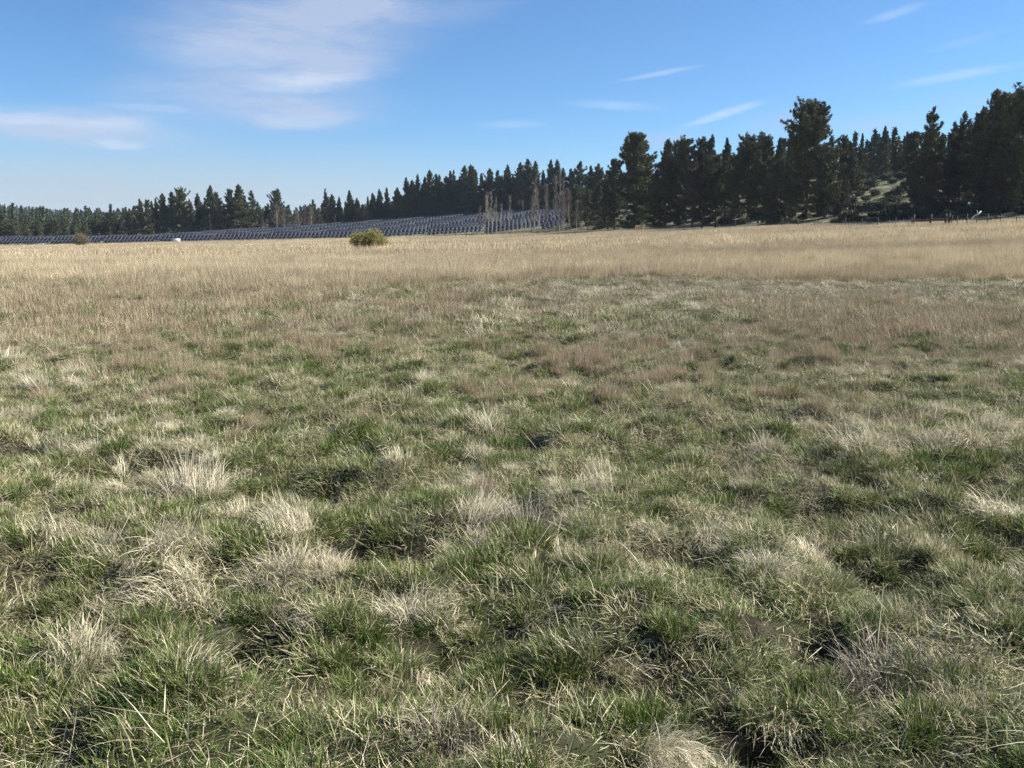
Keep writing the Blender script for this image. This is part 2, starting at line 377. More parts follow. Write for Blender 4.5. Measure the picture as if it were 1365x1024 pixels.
def build_ground():
    fr = np.arange(-52, 52.01, .36); bk = np.arange(56, 308, 4.0)
    A = np.radians(np.concatenate([fr, bk])); nA = len(A)
    rr = [.4]
    while rr[-1] < 60: rr.append(rr[-1] * 1.014 + .006)
    while rr[-1] < 700: rr.append(rr[-1] * 1.025)
    while rr[-1] < 9000: rr.append(rr[-1] * 1.06)
    rr = np.array(rr); nR = len(rr)
    RR, AA = np.meshgrid(rr, A, indexing='ij')
    X = RR * np.sin(AA); Y = RR * np.cos(AA); Z = height(X, Y)
    V = np.stack([X, Y, Z], -1).reshape(-1, 3)
    V = np.vstack([V, [[0, 0, float(height(0.0, 0.01))]]])
    i, j = np.meshgrid(np.arange(nR - 1), np.arange(nA), indexing='ij'); j2 = (j + 1) % nA
    Q = np.stack([i * nA + j, i * nA + j2, (i + 1) * nA + j2, (i + 1) * nA + j], -1).reshape(-1, 4)[:, ::-1]
    T = np.array([[len(V) - 1, k, (k + 1) % nA] for k in range(nA)])[:, ::-1]
    az = np.arctan2(V[:, 0], V[:, 1]); r = np.hypot(V[:, 0], V[:, 1])
    de = edge_d(az)
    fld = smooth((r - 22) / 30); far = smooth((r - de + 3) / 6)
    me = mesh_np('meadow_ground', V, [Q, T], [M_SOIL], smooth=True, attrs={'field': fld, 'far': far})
    tag(obj('ground', me), kind='structure')
build_ground()

# ------------------------------------------------------------------ blades and tufts
def blades(rng, n, spread, L0, L1, W, lean, curl, dry, bend_dir=None, bend=0.0, seg=4, az_jit=math.pi, base=None, flat=0.0, kink=.0):
    """n tapered bent blades; returns verts, quads, attrs"""
    if base is None:
        a = rng.rand(n) * 2 * math.pi; q = np.sqrt(rng.rand(n)) * spread
        base = np.stack([np.cos(a) * q, np.sin(a) * q], -1)
    outd = np.arctan2(base[:, 1], base[:, 0]) + rng.normal(0, .8, n)
    Ls = L0 + (L1 - L0) * rng.rand(n) ** 1.3
    le = np.abs(rng.normal(lean, lean * .5 + .05, n)) * (.4 + .8 * np.hypot(base[:, 0], base[:, 1]) / max(spread, 1e-3))
    cu = rng.normal(curl, curl * .6 + .1, n)
    dirx = np.cos(outd); diry = np.sin(outd)
    if bend_dir is not None:
        m = bend
        bd = bend_dir + rng.normal(0, .45, n)
        dirx = dirx * (1 - m) + np.cos(bd) * m; diry = diry * (1 - m) + np.sin(bd) * m
        q = np.hypot(dirx, diry) + 1e-6; dirx /= q; diry /= q
    width = W[0] + (W[1] - W[0]) * rng.rand(n)
    P = np.zeros((n, seg + 1, 3)); P[:, 0, :2] = base; P[:, 0, 2] = -.02
    ang = le.copy(); kk = (rng.rand(n) < kink) * rng.uniform(.7, 1.7, n); ks = rng.randint(1, seg, n)
    for s in range(seg):
        st = Ls / seg
        P[:, s + 1, 0] = P[:, s, 0] + np.sin(ang) * dirx * st
        P[:, s + 1, 1] = P[:, s, 1] + np.sin(ang) * diry * st
        P[:, s + 1, 2] = P[:, s, 2] + np.cos(ang) * st
        ang = ang + cu / seg + kk * (ks == s)
    P[:, :, 2] = np.maximum(P[:, :, 2], -.02 + rng.rand(n, 1) * .03 + flat * 0)
    # side vector: mostly across the bend direction, some twist
    tw = rng.normal(0, .7, n); sx = -diry * np.cos(tw) + dirx * np.sin(tw); sy = dirx * np.cos(tw) + diry * np.sin(tw)
    prof = np.array([.8, 1.0, .85, .6, .35, .2, .1])
    pr = np.interp(np.linspace(0, 1, seg + 1), [0, .25, .6, .85, 1], [.7, 1, .8, .45, .06])
    hw = width[:, None] * pr[None, :] / 2
    A = P.copy(); B = P.copy()
    A[:, :, 0] -= sx[:, None] * hw; A[:, :, 1] -= sy[:, None] * hw
    B[:, :, 0] += sx[:, None] * hw; B[:, :, 1] += sy[:, None] * hw
    V = np.stack([A, B], 2).reshape(-1, 3)             # n, seg+1, 2
    k = (seg + 1) * 2
    b = np.arange(n)[:, None] * k; s = np.arange(seg)[None, :] * 2
    Q = np.stack([b + s, b + s + 1, b + s + 3, b + s + 2], -1).reshape(-1, 4)
    t = np.tile(np.repeat(np.linspace(0, 1, seg + 1), 2), n)
    dr = np.clip(rng.normal(dry, .28, n), -.2, 1.2) if np.isscalar(dry) else dry
    return V, Q, np.repeat(dr, k), np.repeat(rng.rand(n), k), t
class Blades:
    def __init__(s): s.p = []; s.n = 0
    def add(s, res, off=(0, 0, 0)):
        V, Q, d, r, t = res; s.p.append((V + np.array(off), Q + s.n, d, r, t)); s.n += len(V)
    def mesh(s, name, m):
        V, Q, d, r, t = [np.concatenate(z) for z in zip(*s.p)]
        return mesh_np(name, V, Q, [m], attrs={'dry': d, 'rnd': r, 't': t})
PROTO = {}
def protos(key, fn, count, m, seed):
    c = bpy.data.collections.new(key)
    for i in range(count):
        B = Blades(); fn(rs(seed * 100 + i), B)
        o = bpy.data.objects.new('%s_%02d' % (key, i), B.mesh(key, m)); c.objects.link(o)
    PROTO[key] = (c, count)
def p_green(g, B):
    B.add(blades(g, 130, .085, .07, .17, (.003, .0060), .38, .7, .12, g.rand() * 6.3, .25, seg=3))
    B.add(blades(g, 22, .10, .06, .18, (.002, .004), .6, 1.2, .95, g.rand() * 6.3, .4, kink=.3))
def p_mix(g, B):
    B.add(blades(g, 95, .09, .06, .16, (.0024, .005), .45, 1.0, .4, g.rand() * 6.3, .45, seg=3, kink=.15))
    B.add(blades(g, 52, .10, .07, .20, (.0018, .004), .7, 1.4, 1.0, g.rand() * 6.3, .6, kink=.35))
def p_straw(g, B):
    d = g.rand() * 6.3
    B.add(blades(g, 170, .12, .10, .26, (.002, .0046), .8, 1.7, 1.0, d, .75, seg=4, kink=.3))
    B.add(blades(g, 40, .10, .06, .14, (.0025, .005), .4, 1.0, .35, d, .4, seg=3))
def p_filler(g, B):
    b = g.rand(210, 2) * .42 - .21
    B.add(blades(g, 210, .21, .035, .10, (.0022, .005), .45, 1.1, .38, g.rand() * 6.3, .3, base=b, seg=3))
    b = g.rand(65, 2) * .42 - .21
    B.add(blades(g, 65, .21, .05, .16, (.0018, .0045), 1.2, .7, 1.0, g.rand() * 6.3, .3, base=b, seg=3))
def p_tall(g, B):
    B.add(blades(g, 60, .11, .14, .32, (.0016, .0034), .14, .35, 1.0, g.rand() * 6.3, .3))
    B.add(blades(g, 60, .12, .07, .18, (.002, .004), .4, 1.0, .75, g.rand() * 6.3, .4))
def p_stalk(g, B):
    B.add(blades(g, 4, .2, .2, .45, (.0016, .0032), .8, .9, 1.0, g.rand() * 6.3, .6, seg=6, kink=.5))
    B.add(blades(g, 12, .2, .1, .24, (.002, .0045), 1.25, .4, 1.0, g.rand() * 6.3, .3, seg=3))
def patch(n1, n2, size, h1, h2, w, dry1, dry2, tall=0, th=(.3, .55)):
    def f(g, B):
        nc = 9
        cen = (g.rand(nc, 2) - .5) * size
        def bases(n, sp=.16):
            k = g.randint(0, nc, n); b = cen[k] + g.normal(0, size * sp, (n, 2)); return b
        d = g.rand() * 6.3
        b = bases(n1); B.add(blades(g, n1, size / 2, h1, h2, w, .45, 1.0, dry1, d, .3, base=b, seg=3))
        b = bases(n2); B.add(blades(g, n2, size / 2, h1, h2 * 1.2, (w[0] * .8, w[1] * .8), .7, 1.4, dry2, d, .6, base=b, seg=3, kink=.2))
        if tall:
            b = bases(tall, .22); B.add(blades(g, tall, size / 2, th[0], th[1], (w[0] * .7, w[1] * .7), .13, .35, 1.0, d, .3, base=b, seg=3))
    return f
protos('near_green', p_green, 7, M_GRASS, 1)
protos('near_mixed', p_mix, 7, M_GRASS, 2)
protos('near_straw', p_straw, 7, M_STRAW, 3)
protos('near_filler', p_filler, 6, M_GRASS, 4)
protos('near_tall', p_tall, 6, M_TALL, 5)
protos('near_stalk', p_stalk, 6, M_STRAW, 6)
protos('mid_green', patch(240, 70, .7, .06, .18, (.006, .011), .12, .9), 6, M_GRASS, 7)
protos('mid_straw', patch(120, 230, .7, .06, .21, (.005, .010), .55, 1.0), 6, M_STRAW, 8)
protos('mid_tall', patch(60, 90, .7, .08, .24, (.005, .010), .6, 1.0, 130, (.16, .33)), 6, M_TALL, 9)
protos('mid_field', patch(40, 90, .7, .08, .24, (.005, .010), .7, 1.0, 170, (.24, .46)), 6, M_FIELD, 19)
protos('far_green', patch(220, 130, 2.2, .10, .28, (.012, .026), .3, .95), 5, M_GRASS, 10)
protos('far_straw', patch(140, 240, 2.2, .12, .32, (.012, .024), .6, 1.0), 5, M_STRAW, 11)
protos('far_field', patch(60, 140, 2.6, .12, .3, (.014, .028), .75, 1.0, 300, (.28, .52)), 6, M_FIELD, 12)

def scatter(name, label, key, X, Y, S, tilt=.12, seed=0, hscale=None, zoff=0.0, follow=.6):
    g = rs(9000 + seed); n = len(X); Z = height(X, Y) + zoff
    me = bpy.data.meshes.new(name)
    me.vertices.add(n); me.vertices.foreach_set('co', np.stack([X, Y, Z], -1).astype(np.float32).ravel())
    h_ = .09; gx = (height(X + h_, Y) - height(X - h_, Y)) / (2 * h_); gy = (height(X, Y + h_) - height(X, Y - h_)) / (2 * h_)
    nv = np.stack([-gx * follow + g.normal(0, tilt, n), -gy * follow + g.normal(0, tilt, n), np.ones(n)], -1); nv /= np.linalg.norm(nv, axis=1, keepdims=True)
    th = g.rand(n) * 6.2832; ex = np.stack([np.cos(th), np.sin(th), np.zeros(n)], -1)
    ex -= nv * (ex * nv).sum(1, keepdims=True); ex /= np.linalg.norm(ex, axis=1, keepdims=True); ey = np.cross(nv, ex)
    rot = np.stack([np.arctan2(ey[:, 2], nv[:, 2]), -np.arcsin(np.clip(ex[:, 2], -1, 1)), np.arctan2(ex[:, 1], ex[:, 0])], -1)
    hs = np.ones(n) if hscale is None else hscale
    scl = np.stack([S, S, S * hs], -1)
    for k, a in (('rot', rot), ('scl', scl)):
        at = me.attributes.new(k, 'FLOAT_VECTOR', 'POINT'); at.data.foreach_set('vector', a.astype(np.float32).ravel())
    coll, cnt = PROTO[key]
    at = me.attributes.new('idx', 'INT', 'POINT'); at.data.foreach_set('value', g.randint(0, cnt, n).astype(np.int32))
    o = obj(name, me); tag(o, label, 'grass', kind='stuff')
    ng = bpy.data.node_groups.new(name + '_growth', 'GeometryNodeTree')
    ng.interface.new_socket('Geometry', in_out='INPUT', socket_type='NodeSocketGeometry')
    ng.interface.new_socket('Geometry', in_out='OUTPUT', socket_type='NodeSocketGeometry')
    gi = ng.nodes.new('NodeGroupInput'); go = ng.nodes.new('NodeGroupOutput')
    ip = ng.nodes.new('GeometryNodeInstanceOnPoints'); ci = ng.nodes.new('GeometryNodeCollectionInfo')
    ci.inputs['Collection'].default_value = coll; ci.inputs['Separate Children'].default_value = True; ci.inputs['Reset Children'].default_value = True
    def na(nm, ty):
        x = ng.nodes.new('GeometryNodeInputNamedAttribute'); x.data_type = ty; x.inputs[0].default_value = nm; return x.outputs[0]
    ng.links.new(gi.outputs[0], ip.inputs['Points']); ng.links.new(ci.outputs[0], ip.inputs['Instance'])
    ip.inputs['Pick Instance'].default_value = True
    ng.links.new(na('idx', 'INT'), ip.inputs['Instance Index'])
    ng.links.new(na('rot', 'FLOAT_VECTOR'), ip.inputs['Rotation']); ng.links.new(na('scl', 'FLOAT_VECTOR'), ip.inputs['Scale'])
    ng.links.new(ip.outputs[0], go.inputs[0])
    md = o.modifiers.new('growth', 'NODES'); md.node_group = ng
    return o
# where what grows (photo pixels -> weights)
TALL = [(120, 455, 230, 32, 1), (420, 450, 190, 28, .9), (300, 395, 300, 14, .4), (780, 492, 130, 34, 1), (1000, 470, 130, 34, .8), (1130, 525, 120, 36, 1), (1220, 450, 130, 34, .9), (520, 415, 200, 16, .5),
        (650, 400, 120, 12, .6), (950, 530, 60, 26, .8), (1345, 470, 60, 26, .8), (200, 505, 120, 20, .7), (260, 560, 70, 18, .5), (60, 430, 120, 20, .8),
        (690, 685, 60, 34, .4), (470, 660, 40, 20, .3), (1215, 850, 60, 40, .35), (1180, 870, 50, 40, .4), (330, 390, 140, 10, .5), (560, 530, 60, 16, .5)]
STRAW = [(50, 530, 110, 45, .9), (260, 625, 55, 60, 1), (385, 705, 60, 30, .9), (640, 675, 60, 40, .8), (750, 735, 70, 40, .8), (455, 805, 50, 26, .7), (880, 950, 32, 40, 1), (815, 885, 45, 22, .8), (110, 860, 50, 30, .9),
         (235, 925, 34, 20, .8), (1290, 575, 36, 28, 1), (1010, 725, 60, 30, .7), (1330, 810, 60, 30, .6), (70, 770, 70, 30, .6), (470, 440, 80, 14, .7), (1000, 395, 300, 14, .6), (1250, 385, 200, 9, .9),
         (900, 395, 160, 10, .5), (1100, 386, 330, 6, 1), (1300, 400, 160, 9, .8), (1080, 412, 200, 8, .6), (780, 400, 90, 8, .5), (640, 590, 60, 20, .5), (200, 580, 60, 20, .5), (1200, 640, 40, 20, .5), (990, 600, 40, 14, .7), (40, 610, 70, 30, .6), (345, 600, 40, 14, .6), (1015, 940, 30, 18, .7), (1100, 770, 50, 20, .6), (560, 890, 60, 18, .5),
         (520, 780, 60, 30, .6), (1270, 1010, 60, 16, .6), (400, 1000, 50, 16, .7), (1230, 590, 50, 20, .4), (700, 820, 40, 20, .5)]
GREEN = [(220, 730, 90, 40, .8), (340, 770, 60, 26, .8), (240, 870, 70, 40, .6), (720, 930, 110, 40, .9), (950, 900, 80, 40, .6), (1150, 660, 110, 34, .9), (1330, 690, 60, 40, .9), (560, 610, 80, 30, .5), (1290, 900, 90, 50, .7), (180, 980, 120, 40, .7),
         (470, 920, 70, 50, .6), (850, 590, 50, 20, .7), (640, 450, 160, 14, .6), (960, 840, 50, 24, .7), (1250, 520, 100, 26, .5), (330, 470, 50, 10, .5), (1080, 600, 90, 20, .7), (620, 760, 60, 30, .4)]
def weights(X, Y):
    u, v = world_px(X, Y, macro(X, Y))
    jx = (vn(X, Y, 1.2, 21) - .5); jy = (vn(X, Y, 1.2, 22) - .5); r = np.hypot(X, Y)
    jj = 120 * np.minimum(1, 6 / r)
    u2 = u + jx * jj * 1.3; v2 = v + jy * jj * .6
    ta = gmask(u2, v2, TALL); stw = gmask(u2, v2, STRAW); gr = gmask(u2, v2, GREEN)
    cl = vn(X, Y, 1.0, 31) * .6 + vn(X, Y, .4, 32) * .4
    cl2 = vn(X, Y, .9, 33) * .6 + vn(X, Y, .35, 34) * .4
    big = vn(X, Y, 7, 35)
    wd = smooth((880 - u) / 300); far = smooth((377 - v + (big - .5) * (8 + 20 * wd) + wd * 4) / (5 + 24 * wd))         # the tall tan field behind
    ta = np.maximum(ta * .88, smooth((big - .62) / .15) * .6 * smooth((r - 8) / 10))
    stw = np.maximum(stw, smooth((cl - .56) / .12) * .75)
    gr = np.maximum(gr, smooth((cl2 - .55) / .12) * .8)
    ta = ta * (1 - far); 
    return u, v, far, ta, stw, gr
def sector(r0, r1, dens, seed, half=40.0):
    """jittered square grid clipped to a sector: even cover without bald spots"""
    g = rs(seed); st = dens ** -.5; n = int(r1 / st) + 1
    gx, gy = np.meshgrid(np.arange(-n, n + 1), np.arange(-2, n + 1), indexing='ij'); gx = gx.ravel() * st; gy = gy.ravel() * st
    gx = gx + g.uniform(-.55, .55, len(gx)) * st; gy = gy + g.uniform(-.55, .55, len(gy)) * st
    r = np.hypot(gx, gy); a = np.arctan2(gx, gy); m = (r > r0) & (r < r1) & (np.abs(a) < R(half))
    o = g.permutation(int(m.sum())); return gx[m][o], gy[m][o], g
def pick(mask, *arr): return [a[mask] for a in arr]
RN, RM = 15.0, 58.0
# near layer
X, Y, g = sector(.9, RN + 2, 42, 11, 46)
keep = g.rand(len(X)) < 1 - smooth((np.hypot(X, Y) - RN) / 2); X, Y = X[keep], Y[keep]
u, v = world_px(X, Y, 0); hol = gmask(u, v, HOLLOW)
scatter('short_grass', 'short mixed green and dead grass filling the near meadow between the tufts', 'near_filler', X, Y, g.uniform(.65, 1.0, len(X)), seed=1, follow=1.0)
CX, CY, g = sector(.9, RN + 2, 13.5, 12, 46)
u, v, far, ta, stw, gr = weights(CX, CY); hol = gmask(u, v, HOLLOW)
edge = 1 - smooth((np.hypot(CX, CY) - RN) / 2)
vig = g.rand(len(CX)) * .55 + .45 * smooth((vn(CX, CY, .7, 41) - .25) / .5)
vig = vig * (.8 + .45 * smooth((vn(CX, CY, 1.1, 47) - .35) / .4))
ok = (g.rand(len(CX)) < edge) & (g.rand(len(CX)) > hol * .35)
pt = ta; ps = stw * .75; nearer = smooth((v - 560) / 260); pg = gr * 2.2 + .5 + .45 * nearer; pm = .2
tot = pt + ps + pg + pm; k = g.rand(len(CX)) * tot
kind = np.where(k < pt, 0, np.where(k < pt + ps, 1, np.where(k < pt + ps + pg, 2, 3)))
NS = 9
rep = np.repeat(np.arange(len(CX)), NS); rad = (.055 + .10 * vig)[rep]
qa = g.rand(len(rep)) * 6.2832; qr = np.abs(g.normal(0, 1, len(rep))); X = CX[rep] + np.cos(qa) * qr * rad; Y = CY[rep] + np.sin(qa) * qr * rad
S = (.42 + .62 * vig)[rep] * np.exp(-.5 * (qr / 1.3) ** 2 * .8) * g.uniform(.8, 1.2, len(rep)); S = np.maximum(S, .34)
alive = ok[rep]; kind = kind[rep]; swap = g.rand(len(rep)) < .16; kind = np.where(swap, g.randint(0, 4, len(rep)), kind)
kind = np.where(swap & (kind == 0) & (ta[rep] < .3), 3, kind)
for kd, key, nm, lb in ((0, 'near_tall', 'tall_dry_grass', 'tall upright brown dry grass stalks in patches of the near meadow'),
                        (1, 'near_straw', 'matted_straw', 'pale bent and matted straw tufts lying over the near meadow'),
                        (2, 'near_green', 'green_tuft_grass', 'fresh dark green grass tufts growing up in the near meadow'),
                        (3, 'near_mixed', 'mixed_tuft_grass', 'grey green tufts of half dead grass all over the near meadow')):
    m = alive & (kind == kd)
    scatter(nm, lb, key, X[m], Y[m], S[m], seed=20 + kd, tilt=.16)
X, Y, g = sector(.9, RN + 3, 2.2, 13, 46)
scatter('loose_straw', 'single pale fallen straws lying across the near grass', 'near_stalk', X, Y, g.uniform(.6, 1.2, len(X)), seed=30, tilt=.2, zoff=.05)
# middle layer
X, Y, g = sector(RN - 1.5, RM + 6, 17, 14, 42)
u, v, far, ta, stw, gr = weights(X, Y); r = np.hypot(X, Y); hol = gmask(u, v, HOLLOW)
vig = smooth((vn(X, Y, .9, 43) * .6 + vn(X, Y, .4, 44) * .4 - .28) / .3)
alive = (g.rand(len(X)) < smooth((r - RN + 1.5) / 2.5) * (1 - smooth((r - RM) / 6)) * (.45 + .55 * vig)) & (g.rand(len(X)) > hol * .5)
pf = far * 5; strip = smooth((u - 560) / 300) * np.exp(-((v - 392) / 13) ** 2) * (1 - far); stw = np.maximum(stw, strip * (.55 + .45 * (vn(X, Y, 1.6, 61) > .4))); ta = ta * (1 - strip)
pt = ta * 2.2; ps = stw * 1.7 * (1 + 1.3 * strip) + .12; pg = gr * 1.7 + .5
k = g.rand(len(X)) * (pf + pt + ps + pg)
kind = np.where(k < pf, 3, np.where(k < pf + pt, 0, np.where(k < pf + pt + ps, 1, 2)))
S = (.45 + .42 * vig) * g.uniform(.75, 1.3, len(X))
for kd, key, nm, lb in ((0, 'mid_tall', 'tall_dry_grass', 'tall brown dry grass standing in patches in the middle of the meadow'),
                        (1, 'mid_straw', 'matted_straw', 'pale bleached straw tufts in the middle of the meadow'),
                        (2, 'mid_green', 'green_tuft_grass', 'short green grass showing between dry patches in the middle of the meadow'),
                        (3, 'mid_field', 'tall_dry_grass', 'front edge of the tall tan dry grass behind the green strip')):
    m = alive & (kind == kd); print('mid', nm, m.sum())
    scatter(nm, lb, key, X[m], Y[m], S[m], seed=40 + kd, tilt=.1, follow=1.0, hscale=None if kd != 3 else np.full(m.sum(), 1.45))
# far layer
X, Y, g = sector(RM - 2, 345, .62, 15, 42)
u, v, far, ta, stw, gr = weights(X, Y); r = np.hypot(X, Y); az = np.arctan2(X, Y)
vig = smooth((vn(X, Y, 6, 45) * .5 + vn(X, Y, 2.2, 46) * .5 - .25) / .4)
alive = (g.rand(len(X)) < smooth((r - RM + 2) / 5)) & (r < edge_d(az) - .5)
S = (.75 + .4 * vig) * g.uniform(.85, 1.15, len(X))
m = alive & (g.rand(len(X)) < .93)
scatter('dry_field_grass', 'tan dry grass covering the far field up to the trees and solar panels', 'far_field', X[m], Y[m], S[m], seed=50, tilt=.04)
m = alive & ~m
scatter('pale_field_grass', 'low bleached grass between the tan grass of the far field', 'far_straw', X[m], Y[m], S[m], seed=51, tilt=.04)
# thin cover on the slopes beyond
X, Y, g = sector(120, 420, .16, 16, 42)
r = np.hypot(X, Y); az = np.arctan2(X, Y); m = (r > edge_d(az) + 4) & (vn(X, Y, 9, 51) > .42)
scatter('slope_grass', 'thin low dry grass on the slopes behind the field', 'far_straw', X[m], Y[m], g.uniform(.6, 1, m.sum()), seed=52, tilt=.04)

# ------------------------------------------------------------------ trees
def make_conifer(seed, H, Rr, cb, shape, density=1.0, m=None, tuft=(.47, .145), rough=.25, brown=False):
    """real-metre conifer: returns (trunk mesh, crown mesh)"""
    g = rs(seed); tb = MB()
    nb = 9; bend = g.normal(0, .012, (nb + 1, 2)).cumsum(0) * H * .35; bend -= bend[0]
    zs = np.linspace(0, 1, nb + 1)
    r0 = H * .014 + .06
    P = [(bend[i, 0], bend[i, 1], zs[i] * H - (.4 if i == 0 else 0)) for i in range(nb + 1)]
    tb.tube(P, [r0 * (1.25 if i == 0 else 1) * (1 - zs[i] * .93) for i in range(nb + 1)], 8)
    def ax(z):
        t = z / H * nb; i = min(int(t), nb - 1); f = t - i
        return bend[i] * (1 - f) + bend[i + 1] * f
    lobes = [(g.rand() * 6.28, g.uniform(cb, 1), g.uniform(.15, .45)) for _ in range(7)]
    C = []; D = []; SZ = []
    z = cb * H
    while z < H * .995:
        t = (z / H - cb) / (1 - cb)
        if shape == 'cone': pr = (1 - t) ** .85 * 1.0 + .02
        elif shape == 'spire': pr = (1 - t) ** .7 * (.6 + .4 * (1 - t)) + .02
        elif shape == 'column': pr = min(1, (1 - t) ** .75 * 1.35) * (.8 + .2 * math.sin(t * 3.1)) + .03
        elif shape == 'pond': pr = (math.sqrt(max(0, 1 - (max(t - .4, 0) / .61) ** 2)) * .97 + .03) * (.85 + .15 * min(1, t / .25))
        elif shape == 'round': pr = math.sqrt(max(0, 1 - (max(t - .45, 0) / .57) ** 2)) * (.8 + .2 * min(1, t / .3))
        elif shape == 'hero':     # broad lobed top over a deep skirt
            pr = math.sqrt(max(0.012, 1 - ((t - .70) / .302) ** 2)) * (.62 - .25 * max(0, t - .7)) if t > .56 else (.52 if t > .5 else .72 - abs(t - .28) * .4)
        nbr = g.randint(3, 6) + (3 if shape == 'hero' and t > .45 else 0)
        for _ in range(nbr):
            if g.rand() > density * (1.0 if t > .15 else .75): continue
            a = g.rand() * 6.283
            lob = 1.0
            for (la, lz, lw) in lobes:
                da = math.cos(a - la); dz = abs(z / H - lz)
                if da > .3 and dz < lw * .3: lob += .28 * da
                if da < -.5 and dz < lw * .25: lob -= .22
            Lb = Rr * pr * lob * g.uniform(1 - rough * 1.6, 1 + rough * .7)
            if Lb < .12: Lb = .12
            e0 = (.25 + .55 * max(0, t - .6) / .4 if shape == 'hero' and t > .6 else .9 * t - .28 if shape in ('cone', 'spire') else .5 * t - .12 if shape in ('hero', 'pond') else .85 * t - .12) + g.normal(0, .1)
            b0 = ax(z); n = 5; pts = []; p = np.array([b0[0], b0[1], z]); e = e0
            for i in range(n + 1):
                pts.append(p.copy()); st = Lb / n
                p = p + np.array([math.cos(a) * math.cos(e), math.sin(a) * math.cos(e), math.sin(e)]) * st
                e += (.05 if shape in ('hero', 'pond') else .09) + g.normal(0, .06)
            if Lb > 1.0 : tb.tube([tuple(pts[0]), tuple(pts[2]), tuple(pts[4])], [.024 * Lb ** .8 + .015, .018 * Lb ** .8 + .01, .012], 3, False)
            pts = np.array(pts)
            nt = int(Lb / .30 * 3.8) + 3
            nc = max(2, int(Lb * 1.15)); sc_c = .22 + .78 * (np.arange(nc) + g.rand(nc)) / nc; lc = g.normal(0, 1, nc) * (Lb * .16 * (1.2 - sc_c) + .1)
            ci_ = g.randint(0, nc, nt); s = np.clip(sc_c[ci_] + g.normal(0, .26 / max(Lb, .5), nt), .1, 1)
            idx = np.minimum((s * n).astype(int), n - 1); f = s * n - idx
            c = pts[idx] * (1 - f)[:, None] + pts[idx + 1] * f[:, None]
            lat = lc[ci_] + g.normal(0, .23, nt) * min(1, Lb / 1.5)
            c[:, 0] += -math.sin(a) * lat; c[:, 1] += math.cos(a) * lat; c[:, 2] += g.normal(0, .15, nt) + .05
            C.append(c); SZ.append(np.full(nt, .45 + .55 * min(1, Lb / 1.6))); dd = np.tile([math.cos(a), math.sin(a), .35], (nt, 1)); D.append(dd)
        z += (H * .019 + .12) * g.uniform(.7, 1.3) * (1 - .45 * t)
    # leader
    k = 10; C.append(np.stack([np.full(k, bend[-1, 0]), np.full(k, bend[-1, 1]), H - g.rand(k) * .8], -1) + g.normal(0, .05, (k, 3))); D.append(np.tile([0, 0, 2.5], (k, 1))); SZ.append(np.full(k, .45))
    C = np.concatenate(C); D = np.concatenate(D); n = len(C)
    kk = 6
    dirs = g.normal(0, 1, (n, kk, 3)) + D[:, None, :] * .9 + np.array([0, 0, .35])
    dirs /= np.linalg.norm(dirs, axis=2, keepdims=True)
    SZ = np.concatenate(SZ)[:, None, None]; sc = g.uniform(.7, 1.35, (n, kk, 1)) * tuft[0] * SZ
    side = np.cross(dirs, g.normal(0, 1, (n, kk, 3))); side /= np.linalg.norm(side, axis=2, keepdims=True)
    tip = C[:, None, :] + dirs * sc; base = C[:, None, :] - dirs * .04
    A = base - side * tuft[1] * .5 + dirs * sc * .35 ; Bq = base + side * tuft[1] * .5 + dirs * sc * .35
    V = np.stack([base, A, tip, Bq], 2).reshape(-1, 3)
    Q = np.arange(len(V)).reshape(-1, 4)
    rn = np.repeat(np.clip(g.rand(n) * .7 + .15, 0, 1), kk * 4) + np.repeat(g.normal(0, .12, n * kk), 4)
    H = float(np.percentile(V[:, 2], 99.9))
    crown = mesh_np('pine_crown', V, Q, [m or M_NEEDLE], attrs={'rnd': rn})
    return tb.mesh('pine_trunk', [M_BARK]), crown, H
def make_bare(seed, H, stems, twm, sp=.9, trm=None, twig=1.0):
    g = rs(seed); tb = MB(); cb = MB()
    for s in range(stems):
        x0, y0 = (0, 0) if stems == 1 else g.normal(0, .5, 2)
        ln = g.normal(0, .05, 2); hh = H * g.uniform(.75, 1) if stems > 1 else H
        P = []; x, y = x0, y0
        for i in range(8):
            P.append((x, y, hh * i / 7 - (.3 if i == 0 else 0))); x += ln[0] * hh / 7 + g.normal(0, .07); y += ln[1] * hh / 7 + g.normal(0, .07)
        rr = .013 * hh + .02
        tb.tube(P, [rr * (1 - .9 * i / 7) for i in range(8)], 6)
        for b in range(int(44 * twig)):
            t = g.uniform(.22, .97); i = min(int(t * 7), 6); f = t * 7 - i
            p = np.array(P[i]) * (1 - f) + np.array(P[i + 1]) * f
            a = g.rand() * 6.28; Lb = hh * .17 * sp * (1.15 - t) + .5; e = g.uniform(.6, 1.15)
            pts = [p]; q = p.copy()
            for j in range(3):
                q = q + np.array([math.cos(a) * math.cos(e), math.sin(a) * math.cos(e), math.sin(e)]) * Lb / 3; e += .1; a += g.normal(0, .2); pts.append(q.copy())
            cb.tube([tuple(z) for z in pts], [.045 * (1.2 - t), .03, .024, .014], 3, False)
            for w_ in range(int(10 * twig)):
                s_ = g.uniform(.25, 1); j = min(int(s_ * 3), 2); f = s_ * 3 - j; o_ = pts[j] * (1 - f) + pts[j + 1] * f
                d = np.array([math.cos(a + g.normal(0, 1.1)), math.sin(a + g.normal(0, 1.1)), g.uniform(.5, 1.8)]); d /= np.linalg.norm(d)
                l = g.uniform(.35, .9); e2 = o_ + d * l + g.normal(0, .08, 3)
                sd_ = np.cross(d, g.normal(0, 1, 3)); sd_ /= np.linalg.norm(sd_); sd_ *= .026
                cb.add([o_ - sd_, o_ + sd_, e2], T=[[0, 1, 2]])
    return tb.mesh('bare_trunk', [trm or M_ASPEN]), cb.mesh('bare_twigs', [twm]), H
